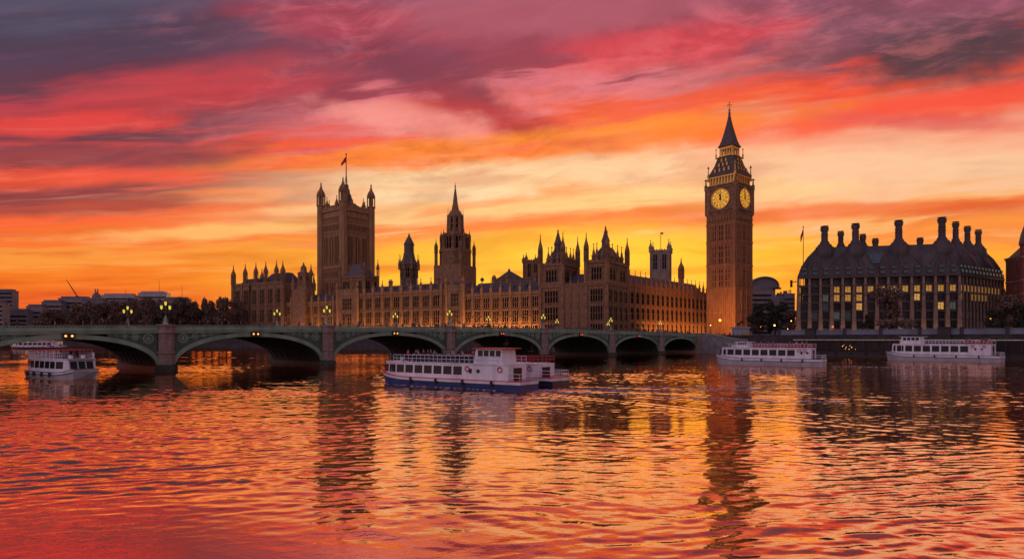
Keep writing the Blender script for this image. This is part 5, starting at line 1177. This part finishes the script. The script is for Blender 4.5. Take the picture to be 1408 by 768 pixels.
# ------------------------------------------------------------------ boats
def tour_boat(name, label, stern, bow, beam, S=1.0, seatm=None, hull=navy, upper=white, zc_=3.1, zh=1.15, nwin=8, winx=(.30,.90), wh=(.10,.24), canopy=None, seats=None, rails=True, front=0, group='tour boats on the river', mast=True, whh=2.0, red=True, blunt=.22, stern_cabin=.08, stripe=None, people=0, rail_c=None, cabin_end=.94, whx=True):
    dx_, dy_ = bow[0]-stern[0], bow[1]-stern[1]; L = math.hypot(dx_, dy_); rz = atan2(dy_, dx_)
    R_ = thing(name, label, 'boat', (*stern, 0), rz, group); B = beam/2
    def hw(u, z=1.0):                                               # half width along the length
        t_ = max(0, (u-(1-blunt))/blunt); f = sqrt(max(0, 1-t_**2.2)) if not front else (1-.42*t_**1.3)
        return B*(.86+.14*min(1, u/.25))*max(f, .02)
    us = [0,.04,.12,.25,.4,.55,.7,.76,.82,.87,.91,.94,.965,.985,1.0]
    def ring(u, prof):                                              # prof: (width factor, z, x push)
        return [(L*u+p[2]*max(0, (u-.8)/.2), sg*hw(u)*p[0], p[1]+(.55*zh*max(0, (u-.72)/.28)**2 if p[3] else 0)) for sg, ps in ((-1, prof), (1, prof[::-1])) for p in ps]
    zr = zh*.62
    h = MB(); h.loft([ring(u, [(.55,-.5,-1.2,0),(.9,0,-.6,0),(.98,zr,-.2,1)]) for u in us]); part('hull', h, hull, R_)
    h = MB(); h.loft([ring(u, [(.985,zr,-.2,1),(1.0,zh,0,1)]) for u in us]); part('bulwark', h, stripe or upper, R_)
    if red: h = MB(); h.loft([ring(u, [(1.015,zh-.06,0,1),(1.015,zh+.03,0,1)]) for u in us]); part('rubbing_strake', h, redp if red is True else red, R_)
    # cabin
    cu = [stern_cabin]+[u for u in us if stern_cabin+.02 < u < cabin_end]+[cabin_end]
    def cw(u): return hw(min(1, u+.02))*.90
    rk = .35*(zc_-zh)
    c_ = MB(); c_.loft([[(L*u-(0 if u < cabin_end else 0), -cw(u), zh-.1), (L*u-(rk if u == cabin_end else 0), -cw(u)*.95, zc_), (L*u-(rk if u == cabin_end else 0), cw(u)*.95, zc_), (L*u, cw(u), zh-.1)] for u in cu]); part('cabin', c_, upper, R_)
    rfm = MB(); rfm.loft([[(L*u-(rk-.25 if u == cabin_end else 0), -cw(u)*1.0, zc_), (L*u-(rk-.25 if u == cabin_end else 0), -cw(u)*1.0, zc_+.14), (L*u-(rk-.25 if u == cabin_end else 0), cw(u)*1.0, zc_+.14), (L*u-(rk-.25 if u == cabin_end else 0), cw(u), zc_)] for u in cu]); part('cabin_roof', rfm, upper, R_)
    w0, w1 = winx; ww = (w1-w0)*L/nwin
    wz0, wz1 = zh+(zc_-zh)*.30, zh+(zc_-zh)*.86
    for sg in (-1, 1):
        for i in range(nwin):
            u = w0+(w1-w0)*(i+.5)/nwin; e = (w1-w0)/nwin*.40; pts = []
            p0, p1 = (L*(u-e), sg*(cw_at(cu, cw, u-e))), (L*(u+e), sg*(cw_at(cu, cw, u+e)))
            q = MB(); f0, f1 = (wz0-(zh-.1))/(zc_-zh+.1)*.05, (wz1-(zh-.1))/(zc_-zh+.1)*.05
            q.loft([[(p0[0], p0[1]*(1-f0)+sg*.04, wz0), (p0[0], p0[1]*(1-f1)+sg*.04, wz1), (p0[0], p0[1]*(1-f1)-sg*.1, wz1), (p0[0], p0[1]*(1-f0)-sg*.1, wz0)],
                    [(p1[0], p1[1]*(1-f0)+sg*.04, wz0), (p1[0], p1[1]*(1-f1)+sg*.04, wz1), (p1[0], p1[1]*(1-f1)-sg*.1, wz1), (p1[0], p1[1]*(1-f0)-sg*.1, wz0)]])
            part('window', q, bglass, R_)
    nfw = 3 if front else 2                                          # front windows
    fwd = cw(cabin_end)*.9
    if fwd > .4:
        for i in range(nfw):
            y0, y1 = -fwd+2*fwd*i/nfw+.08, -fwd+2*fwd*(i+1)/nfw-.08; f0, f1 = .3, .88; q = MB()
            x0, x1 = L*cabin_end-rk*f0+.05, L*cabin_end-rk*f1+.05
            q.loft([[(x0,y0,zh+(zc_-zh)*f0),(x0,y1,zh+(zc_-zh)*f0),(x1,y1,zh+(zc_-zh)*f1),(x1,y0,zh+(zc_-zh)*f1)],[(x0-.12,y0,zh+(zc_-zh)*f0),(x0-.12,y1,zh+(zc_-zh)*f0),(x1-.12,y1,zh+(zc_-zh)*f1),(x1-.12,y0,zh+(zc_-zh)*f1)]]); part('front_window', q, bglass, R_)
    # stern door, small port windows
    q = MB(); q.box(L*stern_cabin-.05, L*stern_cabin+.02, -.9, .9, zh, zc_-.35); part('stern_door', q, bglass, R_)
    for u_, hh_ in ((w0-.05, .3), (w0-.10, .22)):
        if u_ > stern_cabin+.01:
            for sg in (-1, 1): q = MB(); q.box(L*u_-.22, L*u_+.22, sg*cw_at(cu,cw,u_)*.97-.08, sg*cw_at(cu,cw,u_)*.97+.08, (wz0+wz1)/2-hh_, (wz0+wz1)/2+hh_); part('porthole', q, bglass, R_)
    zd = zc_+.14
    # raised coaming / saloon top on the roof, rails
    r_ = MB()
    if rails:
        uu = [stern_cabin+(cabin_end-.10-stern_cabin)*k/26 for k in range(27)]
        for sg in (-1, 1):
            r_ = MB()
            for k, u in enumerate(uu):
                y = sg*cw_at(cu, cw, u)*.95; r_.tube((L*u, y, zd), (L*u, y, zd+.95), .035, 4)
                if k:
                    y_ = sg*cw_at(cu, cw, uu[k-1])*.95
                    for z in (.5, .95): r_.tube((L*uu[k-1], y_, zd+z), (L*u, y, zd+z), .035, 4)
            part('railing', r_, rail_c or upper, R_)
    if wh:
        x0, x1 = wh[0]*L, wh[1]*L; B2 = B*.62; zw = zd+whh
        q = MB(); q.loft([[(x0,-B2,zd),(x1,-B2,zd),(x1,B2,zd),(x0,B2,zd)],[(x0+.1,-B2*.94,zw),(x1-.35,-B2*.94,zw),(x1-.35,B2*.94,zw),(x0+.1,B2*.94,zw)]]); wo2 = part('wheelhouse', q, upper, R_)
        q = MB(); q.box(x0-.7, x1+.15, -B2-.2, B2+.2, zw, zw+.12); part('wheelhouse_roof', q, redp if red is True else upper, wo2)
        nn = 4
        for i in range(nn):
            for sg in (-1, 1):
                xa, xb = x0+.3+(x1-x0-.8)*i/nn, x0+.3+(x1-x0-.8)*(i+.74)/nn; q = MB(); q.box(xa, xb, sg*B2*.985-.06, sg*B2*.985+.03*1, zd+whh*.5, zd+whh*.9); part('wheelhouse_window', q, bglass, wo2)
        for i in range(3): y0 = -B2*.85+B2*1.7*i/3+.06; q = MB(); q.loft([[(x1-.17,y0,zd+whh*.5),(x1-.17,y0+B2*.5,zd+whh*.5),(x1-.29,y0+B2*.5,zd+whh*.88),(x1-.29,y0,zd+whh*.88)],[(x1-.05-.06,y0,zd+whh*.5),(x1-.11,y0+B2*.5,zd+whh*.5),(x1-.25,y0+B2*.5,zd+whh*.88),(x1-.25,y0,zd+whh*.88)]]); part('wheelhouse_window', q, bglass, wo2)
    if canopy:
        x0, x1 = canopy[0]*L, canopy[1]*L; q = MB(); hc_ = canopy[2]; q.box(x0, x1, -B*.86, B*.86, zd+hc_, zd+hc_+.12); part('canopy', q, canopy[3], R_); q = MB(); k = x0+.2
        while k <= x1: [q.tube((k, sg*B*.8, zd), (k, sg*B*.8, zd+hc_), .045, 4) for sg in (-1,1)]; k += 1.55
        part('canopy_posts', q, upper, R_)
    if seats:
        q = MB(); q.box(-.22,.22,-.5,.5,.35,.42); q.box(-.26,-.2,-.5,.5,.42,.95); q.box(-.2,-.14,-.45,-.38,0,.35); q.box(-.2,-.14,.38,.45,0,.35); q.box(.1,.16,-.45,-.38,0,.35); q.box(.1,.16,.38,.45,0,.35); sm_ = q.mesh('bench', seatm or redp)
        k = seats[0]*L
        while k < seats[1]*L:
            for y in (-B*.55, 0, B*.55): link('bench', sm_, R_, (k, y, zd))
            k += .95
    if mast: q = MB(); q.tube((L*.965,0,zh), (L*.955,0,zh+3.2*S), .07, 5, r2=.04); part('bow_mast', q, sand, R_)
    fm2 = MB(); fm2.rev(0,0,[(.02,-.42),(.16,-.34),(.18,0),(.16,.34),(.02,.42)],8); fme = fm2.mesh('fender', black)
    for u_ in (.16, .34, .52, .70):
        for sg in (-1, 1): link('fender', fme, R_, (L*u_, sg*(hw(u_)*1.0+.17), zh-.42))
    rb_ = MB(); rb_.rev(0,0,[(.02,0),(.32,.05),(.36,.3),(.32,.55),(.02,.6)],10); rbm = rb_.mesh('life_raft', upper)
    for y_ in (-.9, .9): link('life_raft', rbm, R_, (L*(cabin_end-.13), y_, zd))
    am = MB(); xm = (wh[0]*L+.5) if wh else L*.2; zm = zd+(whh if wh else (canopy[2] if canopy else 1.0)); am.tube((xm,0,zd if not wh and not canopy else zm),(xm,0,zm+1.5),.06,5,r2=.03); am.box(xm-.1,xm+.1,-.55,.55,zm+.62,zm+.72); am.tube((xm,-.4,zm+.7),(xm,-.4,zm+1.2),.03,4); part('radar_mast', am, black, R_)
    sc_ = MB(); sc_.loft([[(L*u, sg*hw(u)*.995+sg*.02, zh*.62+.55*zh*max(0,(u-.72)/.28)**2) if False else (L*u, sg*hw(u)*1.0, z_+.55*zh*max(0, (u-.72)/.28)**2) for sg, z_ in ((-1,zr-.05),(-1,zr+.05),(1,zr+.05),(1,zr-.05))] for u in us[:-1]]); part('hull_stripe', sc_, black, R_)
    # fenders, life rings, stern rails
    q = MB(); q.tube((.12,-B*.8,zh),(.12,B*.8,zh),.03,4)
    for k in range(8):
        y = -B*.8+B*1.6*k/7; q.tube((.12,y,zh),(.12,y,zh+.9),.03,4)
    for z in (.45,.9): q.tube((.12,-B*.8,zh+z),(.12,B*.8,zh+z),.035,4); [q.tube((.12,sg*B*.8,zh+z),(L*stern_cabin,sg*B*.88,zh+z),.035,4) for sg in (-1,1)]
    part('stern_railing', q, upper, R_)
    lr = MB(); K = 12; lr.loft([[( (.33+.07*cos(a_))*cos(2*pi*j/K), .07*sin(a_), (.33+.07*cos(a_))*sin(2*pi*j/K)) for a_ in (0,1.57,3.14,4.71)] for j in range(K+1)], cap=False); lrm = lr.mesh('life_ring', redp)
    for u_ in (stern_cabin+.05, w0-.03): [link('life_ring', lrm, R_, (L*u_, sg*(cw_at(cu,cw,u_)+.03), zc_-.55)) for sg in (-1,1)]
    for k in range(people):
        rp = random.Random(hash(name)%97+k*7+int(L*10)); u_ = rp.uniform(*(seats or (.3,.8))); y_ = rp.choice((-1,1))*rp.uniform(.3,.8)*B*.8
        px_, py_ = fr(*stern, rz, L*u_, y_); ci = rp.choice((0,1,2,3,4,5))
        person(px_, py_, zd+.02, rz+rp.uniform(-1,1), ci, 0, 'passenger in a %s coat on top of the %s' % (CO[ci][0], label_short[label]), 'passengers on the boat decks', .95)
    return R_
def cw_at(cu, cw, u):
    for a, b in zip(cu, cu[1:]):
        if a <= u <= b: return cw(a)+(cw(b)-cw(a))*(u-a)/(b-a)
    return cw(min(max(u, cu[0]), cu[-1]))
l1 = 'long white tour boat with blue hull, nearest on the river'
l2 = 'dark hulled tour boat half hidden behind the nearest boat, only its stern showing'
l3 = 'white tour boat with red seats below the clock tower'
l4 = 'white tour boat with raised wheelhouse moored before the office block on the right'
l5 = 'white glass fronted boat with a red roofed canopy by the left arch'
l6 = 'small far boat seen through the leftmost bridge arch'
label_short = {l1:'nearest boat', l2:'half hidden boat', l3:'boat below the clock tower', l4:'rightmost boat', l5:'left boat with canopy', l6:'far boat'}
# two side by side
tour_boat('tour_boat', l1, (2.2, 78.4), (-19.0, 93.4), 5.0, hull=blue, zc_=3.2, zh=1.25, nwin=9, winx=(.35,.965), wh=(.12,.30), whh=1.9, stern_cabin=.07, seats=(.34,.80), seatm=navy, people=16, canopy=None, red=True, cabin_end=.955)
tour_boat('tour_boat', l2, (6.7, 84.9), (-13.0, 100.9), 5.0, hull=navy, zc_=3.0, zh=1.3, nwin=8, winx=(.35,.92), wh=None, stern_cabin=.10, rail_c=redp, people=3)
tour_boat('tour_boat', l3, (73.5, 146.5), (53.2, 162.5), 6.2, 1.2, hull=whiteD, zc_=4.2, zh=1.75, nwin=9, winx=(.22,.94), wh=(.66,.78), whh=1.35, stern_cabin=.09, seats=(.12,.62), red=navy, people=8, blunt=.3)
tour_boat('tour_boat', l4, (134.0, 170.0), (115.2, 192.0), 6.6, 1.3, hull=whiteD, zc_=4.9, zh=1.9, nwin=9, winx=(.24,.95), wh=(.66,.84), whh=2.0, stern_cabin=.07, seats=(.10,.32), red=navy, people=6, blunt=.25)
tour_boat('tour_boat', l5, (-83.0, 110.0), (-68.5, 100.2), 6.2, 1.0, hull=whiteD, zc_=3.15, zh=1.1, nwin=6, winx=(.15,.86), wh=None, canopy=(.22,.78,1.35,redp), stern_cabin=.08, front=1, mast=False, red=navy, people=4, blunt=.25, cabin_end=.93)
b6 = tour_boat('tour_boat', l6, (-291, 405), (-322, 400), 7, 1.0, hull=navy, zc_=4.2, zh=1.6, nwin=8, winx=(.2,.9), wh=(.7,.82), stern_cabin=.08, seats=(.2,.5), mast=False, people=0)
# wake behind the nearest boats: low foam crests trailing from the hulls
fm_ = bpy.data.materials.new('foam'); fm_.use_nodes = True; tt_ = fm_.node_tree; bs = tt_.nodes['Principled BSDF']; bs.inputs['Base Color'].default_value = (.55,.5,.55,1); bs.inputs['Roughness'].default_value = .7
tcf = tt_.nodes.new('ShaderNodeTexCoord'); nf = tt_.nodes.new('ShaderNodeTexNoise'); nf.inputs['Scale'].default_value = 1.6; nf.inputs['Detail'].default_value = 8; nf.inputs['Roughness'].default_value = .7; tt_.links.new(tcf.outputs['Object'], nf.inputs[0])
rf_ = tt_.nodes.new('ShaderNodeValToRGB'); rf_.color_ramp.elements[0].position = .44; rf_.color_ramp.elements[1].position = .62; rf_.color_ramp.elements[1].color = (.8,.8,.8,1); tt_.links.new(nf.outputs[0], rf_.inputs[0]); tt_.links.new(rf_.outputs[0], bs.inputs['Alpha'])
b = MB()
def strip(p, q, w0, w1, z=.02):
    n = 24; dx_, dy_ = q[0]-p[0], q[1]-p[1]; L = math.hypot(dx_, dy_); nx, ny = -dy_/L, dx_/L; rr = random.Random(int(p[0]*7)); pv = None
    for k in range(n+1):
        u = k/n; w_ = w0+(w1-w0)*u+rr.uniform(-.12,.12)*w0; c_ = (p[0]+dx_*u+nx*rr.uniform(-.15,.15), p[1]+dy_*u+ny*rr.uniform(-.15,.15))
        cur = [b.V(c_[0]+nx*w_, c_[1]+ny*w_, z), b.V(c_[0], c_[1], z+.12), b.V(c_[0]-nx*w_, c_[1]-ny*w_, z)]
        if pv: b.Fc([pv[0], cur[0], cur[1], pv[1]]); b.Fc([pv[1], cur[1], cur[2], pv[2]])
        pv = cur
strip((-20.2,91.6),(-14.5,86.6),.4,.3); strip((-14,86),(-11,84.2),.25,.2); strip((3,80),(12,79),.9,.5); strip((12,79),(40,80),.35,.1); strip((16,70),(34,64),.12,.06); strip((-11,84.6),(-2,78.2),.22,.18); strip((2.5,77.4),(16,70.5),.45,.1); strip((6,81),(26,78),.7,.15); strip((9,83),(34,86),.5,.1); strip((75,146),(95,138),.5,.1)
o = struct('boat_wake', b, fm_, kind='stuff')
